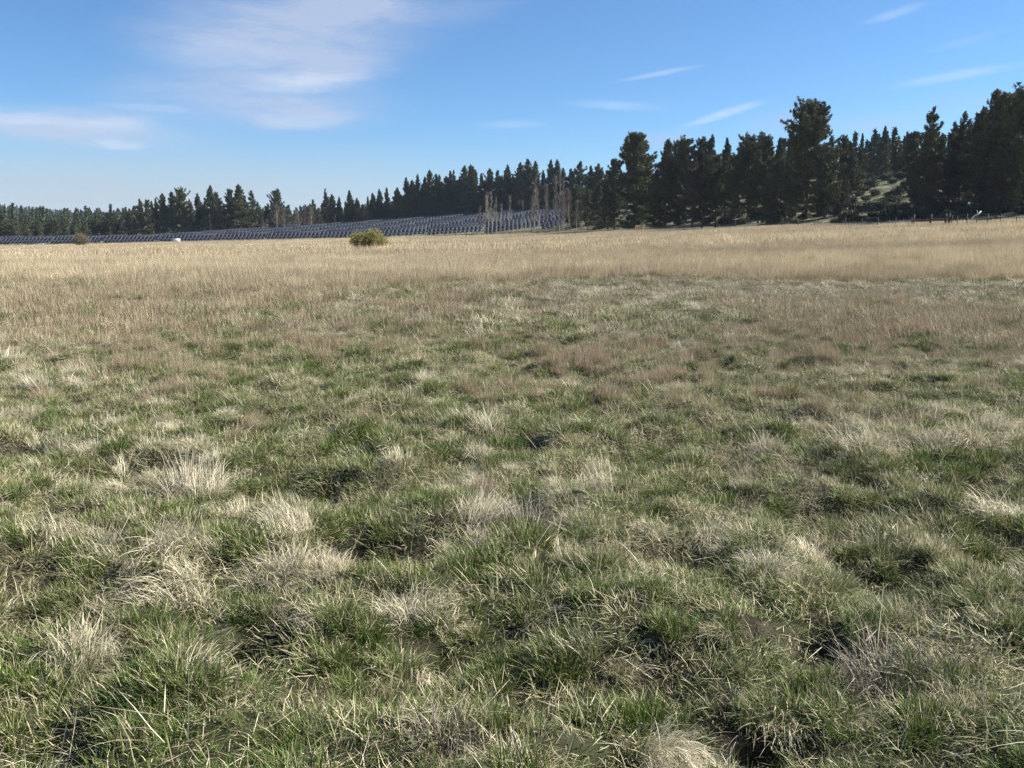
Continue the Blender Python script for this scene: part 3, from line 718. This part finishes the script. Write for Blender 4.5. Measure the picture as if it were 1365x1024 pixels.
def make_shrub(seed, W, H, m, n=500, stem=True, leaf=(.16, .05), up=.8):
    g = rs(seed); tb = MB(); C = []; D = []
    for s in range(26):
        a = g.rand() * 6.28; q = math.sqrt(g.rand()); e = np.array([math.cos(a) * q * W / 2 * .85, math.sin(a) * q * W / 2 * .85, H * (1 - .45 * q * q) * g.uniform(.55, 1.02)])
        b = np.array([e[0] * .2, e[1] * .2, -.1]); mid = (b + e) / 2 + np.array([e[0] * .12, e[1] * .12, .05 * H])
        tb.tube([tuple(b), tuple(mid), tuple(e)], [.03, .02, .006], 3, False)
        t = np.sqrt(g.rand(n // 26 + 1)); t = .25 + .75 * t
        c = b * (1 - t)[:, None] + e * t[:, None] + g.normal(0, .085 * W, (len(t), 3)) * np.array([1, 1, .7])
        c[:, 2] = np.abs(c[:, 2]); C.append(c); D.append(np.tile((e - b) / np.linalg.norm(e - b), (len(t), 1)))
    C = np.concatenate(C); D = np.concatenate(D); n = len(C); kk = 5
    dirs = g.normal(0, .7, (n, kk, 3)) + D[:, None, :] * up; dirs /= np.linalg.norm(dirs, axis=2, keepdims=True)
    sc = g.uniform(.6, 1.4, (n, kk, 1)) * leaf[0]
    side = np.cross(dirs, g.normal(0, 1, (n, kk, 3))); side /= np.linalg.norm(side, axis=2, keepdims=True)
    base = C[:, None, :] + 0 * dirs; V = np.stack([base, base - side * leaf[1] / 2 + dirs * sc * .4, base + dirs * sc, base + side * leaf[1] / 2 + dirs * sc * .4], 2).reshape(-1, 3)
    rn = np.repeat(g.rand(n), kk * 4)
    return tb.mesh('shrub_stems', [M_BTWIG]), mesh_np('shrub_foliage', V, np.arange(len(V)).reshape(-1, 4), [m], attrs={'rnd': rn}), H

TP = {}
TP['cone'] = [make_conifer(100 + i, 20, 4.3 + .4 * (i % 3), .05, 'cone', .95, M_FIR) for i in range(4)]
TP['spire'] = [make_conifer(110 + i, 20, 3.3 + .3 * (i % 3), .08, 'spire', .92, M_FIR) for i in range(4)]
TP['column'] = [make_conifer(120 + i, 20, 4.2 + .4 * (i % 3), .07, 'column', .97, M_NEEDLE, rough=.3) for i in range(5)]
TP['pond'] = [make_conifer(190 + i, 20, 4.0 + .4 * (i % 3), .07, 'pond', .95, M_NEEDLE, rough=.42) for i in range(5)]
TP['round'] = [make_conifer(130 + i, 20, 4.8, .08, 'round', .95, M_NEEDLE, rough=.4) for i in range(3)]
TP['sparse'] = [make_conifer(140 + i, 20, 4.0, .15, 'column', .7, M_NEEDLE, rough=.5) for i in range(2)]
TP['brown'] = [make_conifer(150 + i, 20, 4.2, .08, 'column', .85, M_NEEDLE_B, rough=.35, tuft=(.44, .09)) for i in range(2)]
TP['hero'] = [make_conifer(160, 23, 10.0, .10, 'hero', 1.0, M_NEEDLE, rough=.2)]
TP['hero2'] = [make_conifer(161, 21, 7.2, .06, 'hero', 1.0, M_NEEDLE, rough=.25)]
TP['bare'] = [make_bare(170 + i, 12, 1, M_BTWIG, 1.0) for i in range(4)]
TP['pink'] = [make_bare(180 + i, 12, 1, M_PINKTWIG, 1.25, M_BTWIG, 2.0) for i in range(3)]
print('tree faces', sum(len(p[1].polygons) for q in TP.values() for p in q))
def at(u, d, z=None):
    a = col_az(u); x, y = d * math.sin(a), d * math.cos(a)
    return x, y, (float(height(x, y)) if z is None else z)
def top_h(u, v, d):   # height of row v at distance d
    return EYE + d * row_slope(u, v)
tcount = {}
TREES = []
NAMES = dict(pond='pine_tree', cone='fir_tree', spire='fir_tree', column='pine_tree', round='pine_tree', sparse='pine_tree', brown='pine_tree', hero='pine_tree', hero2='pine_tree', bare='aspen_tree', pink='bare_tree')
def tree(u, v, d, kind, wf=1.0, stand=None, label=None):
    x, y, z = at(u, d); h = top_h(u, v, d) - z
    lst = TP[kind]; i = tcount.get(kind, 0); tcount[kind] = i + 1
    tm, cm, H0 = lst[i % len(lst)]
    s = h / H0; ws_ = s * wf if kind not in ('bare', 'pink') else s * wf
    g = random.Random(int(u * 7 + v * 13 + d))
    e = empty(NAMES[kind], (x, y, z - .05), g.uniform(0, 6.28) if not kind.startswith('hero') else (.6 if kind == 'hero' else 2.2), (ws_, ws_, s))
    obj('trunk', tm, e); obj('crown' if kind not in ('bare', 'pink') else 'twigs', cm, e)
    TREES.append((e, u, v, d, kind, stand, h, label))
    return e
# (x of the top, row of the top, distance, kind, width factor)
S_LEFT = [(-60, 288, 420, 'pond', 1.6), (-30, 292, 415, 'pond', 1.5), (3, 286, 410, 'pond', 1.7), (18, 296, 405, 'cone', 1.7), (34, 298, 410, 'brown', 1.6), (50, 295, 405, 'pond', 1.6), (63, 300, 420, 'cone', 1.6), (72, 292, 400, 'pond', 1.9),
          (86, 298, 410, 'cone', 1.6), (98, 300, 415, 'pond', 1.6), (112, 297, 412, 'spire', 2), (127, 292, 405, 'pond', 1.7), (139, 290, 408, 'cone', 1.5), (147, 283, 400, 'pond', 1.2), (154, 280, 404, 'spire', 1.5), (163, 290, 410, 'brown', 1.4), (173, 281, 402, 'pond', 1.0), (181, 291, 400, 'brown', 1.3)]
S_ROW = [(190, 265, 392, 'column', 0.75), (199, 266, 398, 'pond', 0.50), (205, 268, 402, 'spire', 1), (211, 264, 390, 'cone', .8), (221, 258, 386, 'column', 0.95), (233, 256, 388, 'pond', 0.58), (245, 250, 384, 'round', .9), (256, 266, 396, 'column', 0.80),
         (267, 258, 386, 'cone', 1.05), (276, 268, 392, 'brown', .8), (284, 247, 380, 'cone', 1.0), (292, 256, 386, 'pond', 0.58), (300, 272, 390, 'column', 0.80), (309, 252, 382, 'pond', 0.58), (320, 246, 378, 'column', 1.00), (328, 260, 384, 'brown', .9), (338, 254, 380, 'sparse', 1.0),
         (349, 277, 388, 'pond', 0.72), (358, 275, 384, 'column', 0.90), (371, 252, 382, 'round', .75)]
S_BARE_L = [(352, 294, 372, 'pink', 1.2), (357, 292, 374, 'bare', 1.2), (371, 272, 376, 'pink', 1.3), (380, 279, 378, 'pink', 1.4), (395, 282, 378, 'pink', 1.5), (400, 280, 380, 'bare', 1.1), (405, 277, 384, 'pink', 1.5), (416, 276, 384, 'pink', 1.4)]
S_MID = [(410, 275, 396, 'brown', 1.92), (424, 279, 398, 'brown', 1.80), (399, 283, 402, 'column', 1.80), (436, 251, 402, 'spire', 1.14), (443, 259, 405, 'column', 0.96), (454, 262, 404, 'cone', 0.96), (467, 254, 402, 'cone', 1.26), (477, 264, 400, 'cone', 1.26), (485, 272, 398, 'column', 1.20), (492, 262, 408, 'spire', 1.20),
         (498, 257, 404, 'cone', 1.14), (507, 252, 402, 'cone', 1.20), (517, 250, 405, 'spire', 1.02), (524, 268, 406, 'spire', 1.20), (531, 250, 400, 'cone', 1.38)]
S_HILL = [(544, 237, 402, 'cone', 1.10), (550, 240, 400, 'column', 0.88), (559, 233, 398, 'spire', 1.32), (567, 236, 402, 'column', 0.88), (573, 227, 398, 'column', 0.88), (583, 232, 394, 'spire', 1.32), (587, 233, 400, 'spire', 1.18), (595, 235, 396, 'sparse', 1.18), (601, 228, 394, 'spire', 1.18), (606, 227, 398, 'spire', 1.18),
          (613, 236, 396, 'column', 0.88), (620, 221, 392, 'column', 0.91), (627, 220, 396, 'column', 0.88), (632, 222, 390, 'column', 0.91), (643, 231, 392, 'spire', 1.32), (654, 225, 388, 'column', 1.02), (663, 227, 390, 'spire', 1.39), (669, 234, 392, 'spire', 1.32), (676, 220, 386, 'cone', 1.10), (684, 232, 390, 'spire', 1.32), (691, 217, 384, 'column', 0.95),
          (703, 212, 380, 'column', 0.95), (714, 215, 378, 'column', 0.91), (725, 227, 376, 'spire', 1.32), (733, 213, 372, 'cone', 1.10), (742, 213, 370, 'spire', 1.32), (750, 224, 366, 'spire', 1.32), (761, 225, 362, 'column', 1.02), (773, 215, 358, 'column', 1.10), (786, 221, 350, 'cone', 1.18), (797, 219, 345, 'column', 1.10), (806, 228, 340, 'spire', 1.46)]
S_FRONT_M = [(768, 246, 262, 'pond', .95), (783, 252, 246, 'pond', .9), (757, 258, 270, 'brown', .9), (797, 243, 232, 'cone', 1.1), (810, 238, 222, 'pond', .9)]
S_RIGHT = [(819, 212, 215, 'pond', 0.68), (845, 177, 205, 'hero2', .95), (861, 206, 210, 'pond', 0.65), (872, 226, 198, 'cone', 0.79), (886, 186, 196, 'column', 0.88), (901, 183, 200, 'round', 0.84), (910, 185, 194, 'pond', 0.68), (922, 210, 186, 'brown', 1.01), (931, 183, 198, 'pond', 0.68), (946, 180, 196, 'column', 0.70),
           (953, 205, 186, 'pond', 0.79), (965, 184, 190, 'cone', 0.92), (978, 206, 184, 'pond', 0.76), (995, 178, 182, 'round', 0.84), (1006, 200, 176, 'column', 0.79), (1018, 179, 180, 'pond', 0.65), (1033, 184, 176, 'cone', 0.84), (1045, 215, 166, 'brown', 1.14), (1022, 232, 164, 'pond', 0.98),
           (1073, 132, 163, 'hero', .86), (1097, 205, 160, 'column', 0.97), (1090, 220, 170, 'brown', 1.06), (1056, 200, 178, 'pond', 0.83), (1119, 180, 190, 'pond', 0.60), (1129, 190, 186, 'column', 0.79), (1120, 232, 162, 'brown', 1.06), (1140, 178, 210, 'spire', 0.88)]
S_SLOPE = [(1153, 182, 238, 'spire', .8), (1161, 206, 240, 'column', .8), (1170, 169, 232, 'cone', .95), (1184, 196, 236, 'column', .8), (1177, 214, 246, 'spire', .9), (1199, 176, 238, 'column', .75), (1191, 212, 250, 'column', 1), (1146, 200, 235, 'column', .8)]
S_FARR = [(1211, 176, 178, 'pond', 0.86), (1231, 143, 152, 'sparse', .8), (1230, 178, 154, 'pond', 0.69), (1236, 215, 146, 'brown', 1.0), (1246, 178, 186, 'column', 0.80), (1259, 163, 158, 'brown', .8), (1274, 149, 156, 'brown', .85), (1266, 190, 164, 'pond', 0.86), (1285, 186, 160, 'pond', 0.86), (1295, 144, 156, 'column', 0.80),
          (1303, 172, 150, 'pond', 0.95), (1317, 121, 150, 'round', .75), (1335, 126, 152, 'pond', 0.73), (1349, 115, 146, 'round', .8), (1361, 118, 150, 'column', 0.85), (1326, 195, 142, 'brown', 1.1), (1345, 180, 140, 'pond', 0.86), (1380, 140, 146, 'round', .9), (1405, 132, 150, 'pond', 0.82), (1430, 160, 148, 'column', 1.10), (1460, 150, 152, 'round', 1), (1378, 205, 138, 'pond', 0.95)]
S_ASPEN = [(646, 262, 272, 'bare', .75), (651, 258, 270, 'bare', .8), (656, 257, 268, 'bare', .85), (662, 262, 272, 'bare', .7), (640, 275, 275, 'pink', .7), (668, 272, 274, 'bare', .8), (678, 262, 276, 'bare', .7), (697, 268, 268, 'bare', .8), (712, 236, 262, 'bare', .55), (719, 250, 266, 'bare', .6), (708, 262, 268, 'pink', .8),
           (728, 248, 262, 'pink', .7), (738, 236, 258, 'bare', .6), (745, 228, 256, 'bare', .6), (752, 240, 258, 'bare', .6), (759, 252, 256, 'pink', .8), (768, 268, 250, 'pink', .8), (750, 262, 255, 'pink', .9)]
STANDS = [('low', S_LEFT, 'in the hazy far left stand', 'low trees at the far left'),
          ('row', S_ROW, 'behind the left solar panels', 'conifers behind the left solar panels'),
          ('bareleft', S_BARE_L, 'in the leafless clump left of centre', 'bare trees left of centre'),
          ('mid', S_MID, 'in the stand above the round bush', 'conifers above the round bush'),
          ('hill', S_HILL, 'on the hilltop above the panels', 'conifers on the hilltop'),
          ('frontmid', S_FRONT_M, 'at the edge beside the aspens', 'trees at the forest edge beside the aspens'),
          ('right', S_RIGHT, 'in the stand right of centre', 'pines in the stand right of centre'),
          ('slope', S_SLOPE, 'on top of the shrubby slope', 'trees on top of the shrubby slope'),
          ('farright', S_FARR, 'in the tall stand at right', 'pines in the stand at the right'),
          ('aspen', S_ASPEN, 'in front of the panel slope', 'bare aspens at the field edge')]
ORD = ['leftmost', 'second', 'third', 'fourth', 'fifth', 'sixth', 'seventh', 'eighth', 'ninth', 'tenth', 'eleventh', 'twelfth', 'thirteenth', 'fourteenth', 'fifteenth', 'sixteenth', 'seventeenth', 'eighteenth', 'nineteenth', 'twentieth',
       'twenty-first', 'twenty-second', 'twenty-third', 'twenty-fourth', 'twenty-fifth', 'twenty-sixth', 'twenty-seventh', 'twenty-eighth', 'twenty-ninth', 'thirtieth', 'thirty-first', 'thirty-second', 'thirty-third']
SPECIAL = {(1073, 132): 'largest broad crowned pine towering over the stand right of centre',
           (845, 177): 'round topped pine with open crown at the left end of the dark stand',
           (1231, 143): 'tall ragged narrow pine with wispy top behind the wooden fence brace',
           (1349, 115): 'tallest dark pine near the right edge of the photo',
           (338, 254): 'open sparse pine leaning out at the right end of the left tree row',
           (371, 252): 'pine with bushy top standing above pinkish bare trees behind the panels',
           (1170, 169): 'pointed conical tree on top of the shrubby slope, tallest there',
           (531, 250): 'broad conical fir at the right end of the stand above the round bush',
           (656, 257): 'tallest aspen in the leftmost tight cluster of pale bare aspens',
           (436, 251): 'tall slim fir at the left end of the stand above the round bush'}
for key, lst, where, grp in STANDS:
    order = sorted(lst, key=lambda q: q[0])
    for n_, (u, v, d, kind, wf) in enumerate(order):
        e = tree(u, v, d, kind, wf)
        desc = dict(cone='conical dark fir', spire='narrow dark fir', column='dark green pine', pond='broad dark pine', round='round topped pine', sparse='open thin pine', brown='dull brownish pine', hero='huge pine', hero2='big pine', bare='pale bare aspen', pink='pinkish bare tree')[kind]
        lb = SPECIAL.get((u, v)) or ('%s%s %s' % ((ORD[n_] + ' from the left, ') if n_ else 'leftmost, ', desc, where))
        tag(e, lb, 'tree', grp)

# far wooded hill on the left horizon, one mass
cF = bpy.data.collections.new('far_wood')
for i in range(4):
    g = rs(700 + i); n = 260; t = g.rand(n) ** .8; a = g.rand(n) * 6.28; rr_ = (1 - t) * 2.6 * g.uniform(.5, 1.1, n)
    C = np.stack([np.cos(a) * rr_, np.sin(a) * rr_, 1 + t * 15], -1)
    d = g.normal(0, 1, (n, 3)); d /= np.linalg.norm(d, axis=1, keepdims=True); s = np.cross(d, g.normal(0, 1, (n, 3))); s /= np.linalg.norm(s, axis=1, keepdims=True)
    V = np.stack([C - s * .35, C + d * 1.2, C + s * .35, C - d * .9], 1).reshape(-1, 3)
    me = mesh_np('far_tree', V, np.arange(len(V)).reshape(-1, 4), [M_FIR], attrs={'rnd': np.repeat(g.rand(n), 4)})
    cF.objects.link(bpy.data.objects.new('far_tree_%02d' % i, me))
PROTO['far_wood'] = (cF, 4)
g = rs(77); n = 9000; a = np.concatenate([g.uniform(-.78, .1, n), g.uniform(.1, .9, 2000)]); r = np.concatenate([np.sqrt(g.uniform(560 ** 2, 1900 ** 2, n)), np.sqrt(g.uniform(420 ** 2, 1900 ** 2, 2000))])
o = scatter('distant_forest', 'hazy blue green wooded ridge on the far left horizon', 'far_wood', r * np.sin(a), r * np.cos(a), g.uniform(.7, 1.15, len(r)), tilt=.02, seed=60)
o['category'] = 'forest'
g = rs(78); a = np.concatenate([g.uniform(-.6, -.13, 420), g.uniform(-.13, .16, 420), g.uniform(.16, .80, 900)]); c2 = np.interp(a, C_AZ, C_D2)
r = c2 + 6 + g.rand(len(a)) * 110 + np.where(a > .16, -10, 12); m_ = ~((a > .32) & (a < .47) & (r < c2 + 25)); a = a[m_]; r = r[m_]
o = scatter('background_forest', 'dense dark forest filling in behind the front trees', 'far_wood', r * np.sin(a), r * np.cos(a), g.uniform(.5, 1.0, len(r)) * np.where(a < -.13, .72, 1), tilt=.02, seed=61)
o['category'] = 'forest'

# ------------------------------------------------------------------ shrubs
def shrub(name, u, d, proto, s, label, group=None, cat='shrub', sz=None):
    x, y, z = at(u, d); e = empty(name, (x, y, z), random.Random(int(u * 31 + d * 7)).uniform(0, 6.28), (s, s, sz or s))
    obj('stems', proto[0], e); obj('foliage', proto[1], e); tag(e, label, cat, group); return e
P_WILLOW = make_shrub(301, 3.9, 2.15, M_WILLOW, 3600, leaf=(.17, .05), up=1.1)
x, y, z = at(492, 90)
shrub('willow_bush', 492, 90, P_WILLOW, 1.0, 'round yellow green willow bush alone in the tan field')
P_RUST = make_shrub(302, 4.0, 3.3, M_RUST, 1300, leaf=(.26, .06), up=1.0)
shrub('willow_bush', 107, 235, P_RUST, 1.05, 'rust brown round bush in front of the left solar panels')
P_SH = [make_shrub(310 + i, 2.6, 1.35, M_SAGE, 420, leaf=(.26, .12), up=.6) for i in range(4)]
g = rs(88); k = 0
spots = []
for v_ in range(5):
    for u_ in np.arange(1112, 1236, 9 + v_):
        spots.append((u_ + g.uniform(-5, 5), 148 + v_ * 19 + g.uniform(-7, 7), v_))
last = -1; cnt = 0
for (u_, d_, v_) in spots:
    if v_ != last: cnt = 0; last = v_
    if g.rand() < .12: continue
    shrub('juniper_shrub', u_, d_, P_SH[k % 4], g.uniform(.7, 1.35), '%s dark juniper in the %s shrub row on the slope' % (ORD[cnt] + (' from left,' if cnt else ''), ['lowest', 'second lowest', 'middle', 'second highest', 'highest'][v_]), 'low shrubs on the slope in the gap'); k += 1; cnt += 1
for i, u_ in enumerate(np.arange(770, 1110, 14)):
    shrub('understory_shrub', u_ + g.uniform(-6, 6), float(edge_d(col_az(u_))) + g.uniform(8, 26), P_SH[i % 4], g.uniform(.7, 1.3), '%s low dark brush clump under the stand right of centre' % (ORD[i] + (' from the left,' if i else '')), 'brush under the pine stand right of centre')
for i, u_ in enumerate(np.arange(1222, 1400, 11)):
    shrub('understory_shrub', u_ + g.uniform(-5, 5), float(edge_d(col_az(u_))) + g.uniform(6, 24), P_SH[i % 4], g.uniform(.7, 1.3), '%s tangled brush clump under the tall pines at right' % (ORD[i] + (' from the left,' if i else '')), 'brush under the pines at the right')

# ------------------------------------------------------------------ solar farm
def solar_parts():
    n = 13; pitch = 1.34; wdt = n * pitch; tilt = R(34); Lp = 3.5; zc = 1.6
    gl = MB(); fr = MB(); po = MB()
    for i in range(n):
        x = (i + .5) * pitch - wdt / 2
        for j in (-1, 1):
            c = j * Lp / 4
            gl.box((x, c * math.cos(tilt), zc + c * math.sin(tilt)), (pitch - .30, Lp / 2 - .10, .04), tilt)
        off = .012
        fr.box((x - pitch / 2 + .02, -.0, zc + off), (.15, Lp + .04, .07), tilt)
    for c in (-Lp / 2, Lp / 2):
        fr.box((0, c * math.cos(tilt), zc + c * math.sin(tilt) + .014), (wdt, .12, .075), tilt)
    for i in range(5):
        x = (i + .5) * wdt / 5 - wdt / 2
        po.box((x, -.55, .45), (.12, .12, 1.5)); po.box((x, .55, .72), (.12, .12, 2.05))
    return gl.mesh('solar_modules', [M_GLASS]), fr.mesh('module_frame', [M_ALU]), po.mesh('support_posts', [M_STEEL]), wdt
GL, FR, PO, TW = solar_parts()
def y_row(x, k): return 291 - (x + 170) * .17 * .55 + k * 13.5
nrow = 10
for k in range(nrow):
    x = -215.0 if k == 0 else (-215 if k == 1 else -120 + (k - 2) * 4)
    i = 0
    while x < 62:
        y = y_row(x, k); az = math.atan2(x, y); u_ = 682.5 + math.tan(az) * F
        y = y_row(x, k)
        if k == 0: y = max(y, float(edge_d(az)) * math.cos(az) + 4)
        z = float(height(x, y)); z2 = float(height(x + TW, y_row(x + TW, k)))
        if u_ < 790 and math.hypot(x, y) < 455:
            e = empty('solar_table', (x, y, z), math.atan2(y_row(x + 5, k) - y_row(x, k), 5)); e.rotation_euler.y = -math.atan2(z2 - z, TW)
            obj('module_surface', GL, e); obj('module_frame', FR, e); obj('support_legs', PO, e)
            rowname = ['front row', 'second row', 'third row', 'fourth row', 'fifth row', 'sixth row', 'seventh row', 'eighth row', 'ninth row', 'hindmost row'][k]
            tag(e, '%s dark blue solar table in the %s of the solar farm' % (ORD[i] + (' from the left,' if i else ''), rowname), 'solar panel', 'solar tables of the ' + rowname); i += 1
        x += TW + .5
# white box in front of the panels
x, y, z = at(235, 286); e = empty('equipment_box', (x, y, z), .1)
b = MB(); b.box((0, 0, .95), (2.0, .9, .9)); obj('cabinet', b.mesh('cabinet', [M_WHITE]), e)
b = MB(); b.box((0, 0, 1.45), (2.2, 1.05, .08)); obj('lid', b.mesh('lid', [M_WHITE]), e)
b = MB(); [b.box((sx * .8, 0, .22), (.12, .7, .54)) for sx in (-1, 1)]; obj('plinth', b.mesh('plinth', [M_STEEL]), e)
tag(e, 'small white equipment box in front of the left solar panels', 'equipment box')

# ------------------------------------------------------------------ fences
def fence_xy(u, back=-1.2):
    if back < 0: back -= 13
    a = col_az(u); d = float(edge_d(a)) + back; return d * math.sin(a), d * math.cos(a)
post_m = MB(); post_m.tube([(0, 0, -.3), (.01, 0, .6), (0, .01, 1.5)], [.065, .06, .055], 6); POST = post_m.mesh('post', [M_POST], True)
wood_m = MB(); wood_m.tube([(0, 0, -.4), (.01, .01, .7), (.02, 0, 1.5)], [.15, .14, .13], 9); WPOST = wood_m.mesh('wood_post', [M_WOOD], True)
def wire_fence(us, label):
    e = empty('wire_fence', (*fence_xy(us[0]), 0)); ex, ey = fence_xy(us[0])
    g = rs(int(us[0])); pts = []
    for u_ in us:
        x, y = fence_xy(u_); z = float(height(x, y)); pts.append((x, y, z))
        p = obj('post', POST, e); p.location = (x - ex, y - ey, z); p.rotation_euler = (g.normal(0, .05), g.normal(0, .05), g.rand() * 6); p.scale = (.85, .85, g.uniform(.75, .95))
    for hgt in (.45, .8, 1.15):
        b = MB(); P = [(p[0] - ex, p[1] - ey, p[2] + hgt) for p in pts]; b.tube(P, [.008] * len(P), 3, False); obj('wire', b.mesh('wire', [M_POST]), e)
    tag(e, label, 'fence'); return e
wire_fence([955, 966, 979, 1002, 1019, 1041, 1062, 1084, 1104, 1126, 1147, 1169, 1192, 1213], 'thin wire fence with dark posts below the big pine, between the two wooden braces')
wire_fence([1266, 1275, 1287, 1300, 1314, 1330, 1353, 1376, 1400], 'thin wire fence with steel posts running to the right edge')
wire_fence([742, 760, 779, 798, 817, 836, 855, 874, 893, 912, 933], 'low wire fence along the dark forest edge left of the small wooden brace')
def brace(us, label, rails):
    x0, y0 = fence_xy(us[0], -1.6); e = empty('wooden_brace', (x0, y0, 0)); P = []
    for i, u_ in enumerate(us):
        x, y = fence_xy(u_, -1.6); z = float(height(x, y)); P.append((x - x0, y - y0, z))
        p = obj('post', WPOST, e); p.location = P[-1]; p.rotation_euler = (0, .02 * (i % 3 - 1), i * 1.3)
    for i, h0 in rails:
        b = MB(); a_, c_ = P[i[0]], P[i[1]]
        b.tube([(a_[0], a_[1] - .1, a_[2] + h0), ((a_[0] + c_[0]) / 2, (a_[1] + c_[1]) / 2 - .1, (a_[2] + c_[2]) / 2 + h0 - .03), (c_[0], c_[1] - .1, c_[2] + h0)], [.13, .12, .12], 7)
        obj('rail', b.mesh('rail', [M_WOOD], True), e)
    tag(e, label, 'fence brace')
brace([1216, 1239, 1259, 1263], 'wide weathered wooden fence brace with four posts and low rail at the right', [((0, 1), .75), ((1, 2), .85), ((2, 3), 1.1)])
brace([935.5, 953], 'small dark wooden H brace in the fence below the big pines', [((0, 1), .8)])
b = MB(); x0, y0 = fence_xy(840, -1.3); prev = None
e = empty('pole_rail', (x0, y0, 0))
us = np.linspace(860, 935, 4)
for a_, c_ in zip(us[:-1], us[1:]):
    p, q = fence_xy(a_, -1.2), fence_xy(c_, -1.2); b = MB()
    b.tube([(p[0] - x0, p[1] - y0, float(height(*p)) + .85), (q[0] - x0, q[1] - y0, float(height(*q)) + .85)], [.09, .08], 6); obj('rail', b.mesh('rail', [M_WOOD], True), e)
tag(e, 'long thin horizontal pole fence rail left of the small wooden brace', 'fence rail')
# fallen bleached wood
def log(u, back, L_, tilt, yaw, r0, label, z0=.15):
    x, y = fence_xy(u, back); z = float(height(x, y)); b = MB()
    b.tube([(-L_ / 2, 0, 0), (-L_ / 6, .08, .05), (L_ / 5, -.05, 0), (L_ / 2, .05, .06)], [r0, r0 * .95, r0 * .8, r0 * .5], 8)
    b.tube([(L_ / 6, 0, 0), (L_ / 4, .1, .5)], [r0 * .4, r0 * .2], 5)
    o = obj('fallen_log', b.mesh('fallen_log', [M_PALEWOOD], True)); o.location = (x, y, z + z0); o.rotation_euler = (0, -tilt, yaw); tag(o, label, 'log')
log(1299, 2.0, 1.7, .6, .2, .13, 'pale broken log leaning up behind the wire fence at the right', .9)
log(1197, 3.5, 3.2, .05, .15, .16, 'pale fallen log lying at the foot of the shrubby slope')
log(1185, 40, 4, .0, .1, .2, 'bleached fallen log lying midway up the shrubby slope')
log(1206, 5.0, 2.2, .1, -.3, .13, 'short pale log just left of the wide wooden brace')
log(1350, 14, 3.4, .2, -.2, .16, 'grey fallen trunk under the tall pines at the right edge')

# ------------------------------------------------------------------ foreground clumps that stand out
def px_ground(u, v):
    d = px_dir(u, v); t = -EYE / d.z; return d.x * t, d.y * t
def clump(name, u, v, fn, m, s, label, cat):
    x, y = px_ground(u, v); B = Blades(); fn(rs(int(u + v)), B)
    o = obj(name, B.mesh(name, m)); o.location = (x, y, float(height(x, y)) + .01); s *= .8; o.scale = (s, s, s); tag(o, label, cat)
def big_straw(g, B):
    d = g.rand() * 6.3
    B.add(blades(g, 520, .20, .2, .42, (.002, .0048), .7, 1.6, 1.1, d, .8, seg=6, kink=.25))
    B.add(blades(g, 160, .22, .1, .25, (.002, .005), 1.3, .3, 1.1, d, .5, seg=4))
def big_twigs(g, B):
    B.add(blades(g, 260, .16, .14, .36, (.0018, .0036), .35, .7, 1.0, g.rand() * 6.3, .2, seg=5, kink=.6))
    B.add(blades(g, 160, .2, .1, .25, (.0015, .003), .9, .8, .8, g.rand() * 6.3, .2, seg=4, kink=.6))
def stalks(g, B):
    B.add(blades(g, 60, .25, .25, .6, (.0025, .006), 1.25, .35, 1.1, 0.1, .85, seg=4, kink=.2))
for a in ((882, 975, big_straw, M_STRAW, .62, 'bright pale straw clump beside the dark shadow at the bottom centre', 'straw clump'),
          (258, 650, big_straw, M_STRAW, 1.15, 'large pale windblown straw clump in the left foreground', 'straw clump'),
          (640, 705, big_straw, M_STRAW, .8, 'silvery arched straw clump in the middle of the foreground', 'straw clump'),
          (1290, 590, big_straw, M_STRAW, .9, 'whitish drooping straw clump at the right side of the meadow', 'straw clump'),
          (385, 722, big_straw, M_STRAW, .8, 'flattened pale straw clump below the dark hollow at left', 'straw clump'),
          (985, 640, big_straw, M_STRAW, .5, 'small pinkish straw clump beside a dark hollow right of centre', 'straw clump'),
          (110, 880, big_straw, M_STRAW, .6, 'matted pale straw clump near the lower left corner', 'straw clump'),
          (1185, 905, big_twigs, M_TWIG, 1.1, 'grey brown twiggy dead weed clump at the lower right', 'dead weeds'),
          (700, 712, big_twigs, M_TWIG, 1.0, 'brownish dead weed clump right of the central straw clump', 'dead weeds'),
          (590, 1000, big_twigs, M_TWIG, .7, 'reddish brown dead stems at the bottom edge left of centre', 'dead weeds'),
          (40, 1005, stalks, M_STRAW, .8, 'long pale fallen stalks over dark soil in the lower left corner', 'dead stalks')):
    clump('straw_clump' if a[2] is big_straw else 'dead_weed' if a[2] is big_twigs else 'fallen_stalks', *a)

# ------------------------------------------------------------------ haze
def haze():
    b = MB(); b.box((0, 4500 - 4500 + 0, 75), (19600, 19600, 160 + 4)); me = b.mesh('haze_air', [])
    m, t, o = mat('thin_air'); pv = t.nodes.new('ShaderNodeVolumePrincipled'); pv.inputs['Density'].default_value = .00007
    pv.inputs['Color'].default_value = (.62, .76, 1, 1); pv.inputs['Anisotropy'].default_value = .2
    t.links.new(pv.outputs[0], o.inputs['Volume']); me.materials.append(m)
    tag(obj('haze', me), 'thin bluish air over the whole scene', 'haze', kind='stuff')
haze()
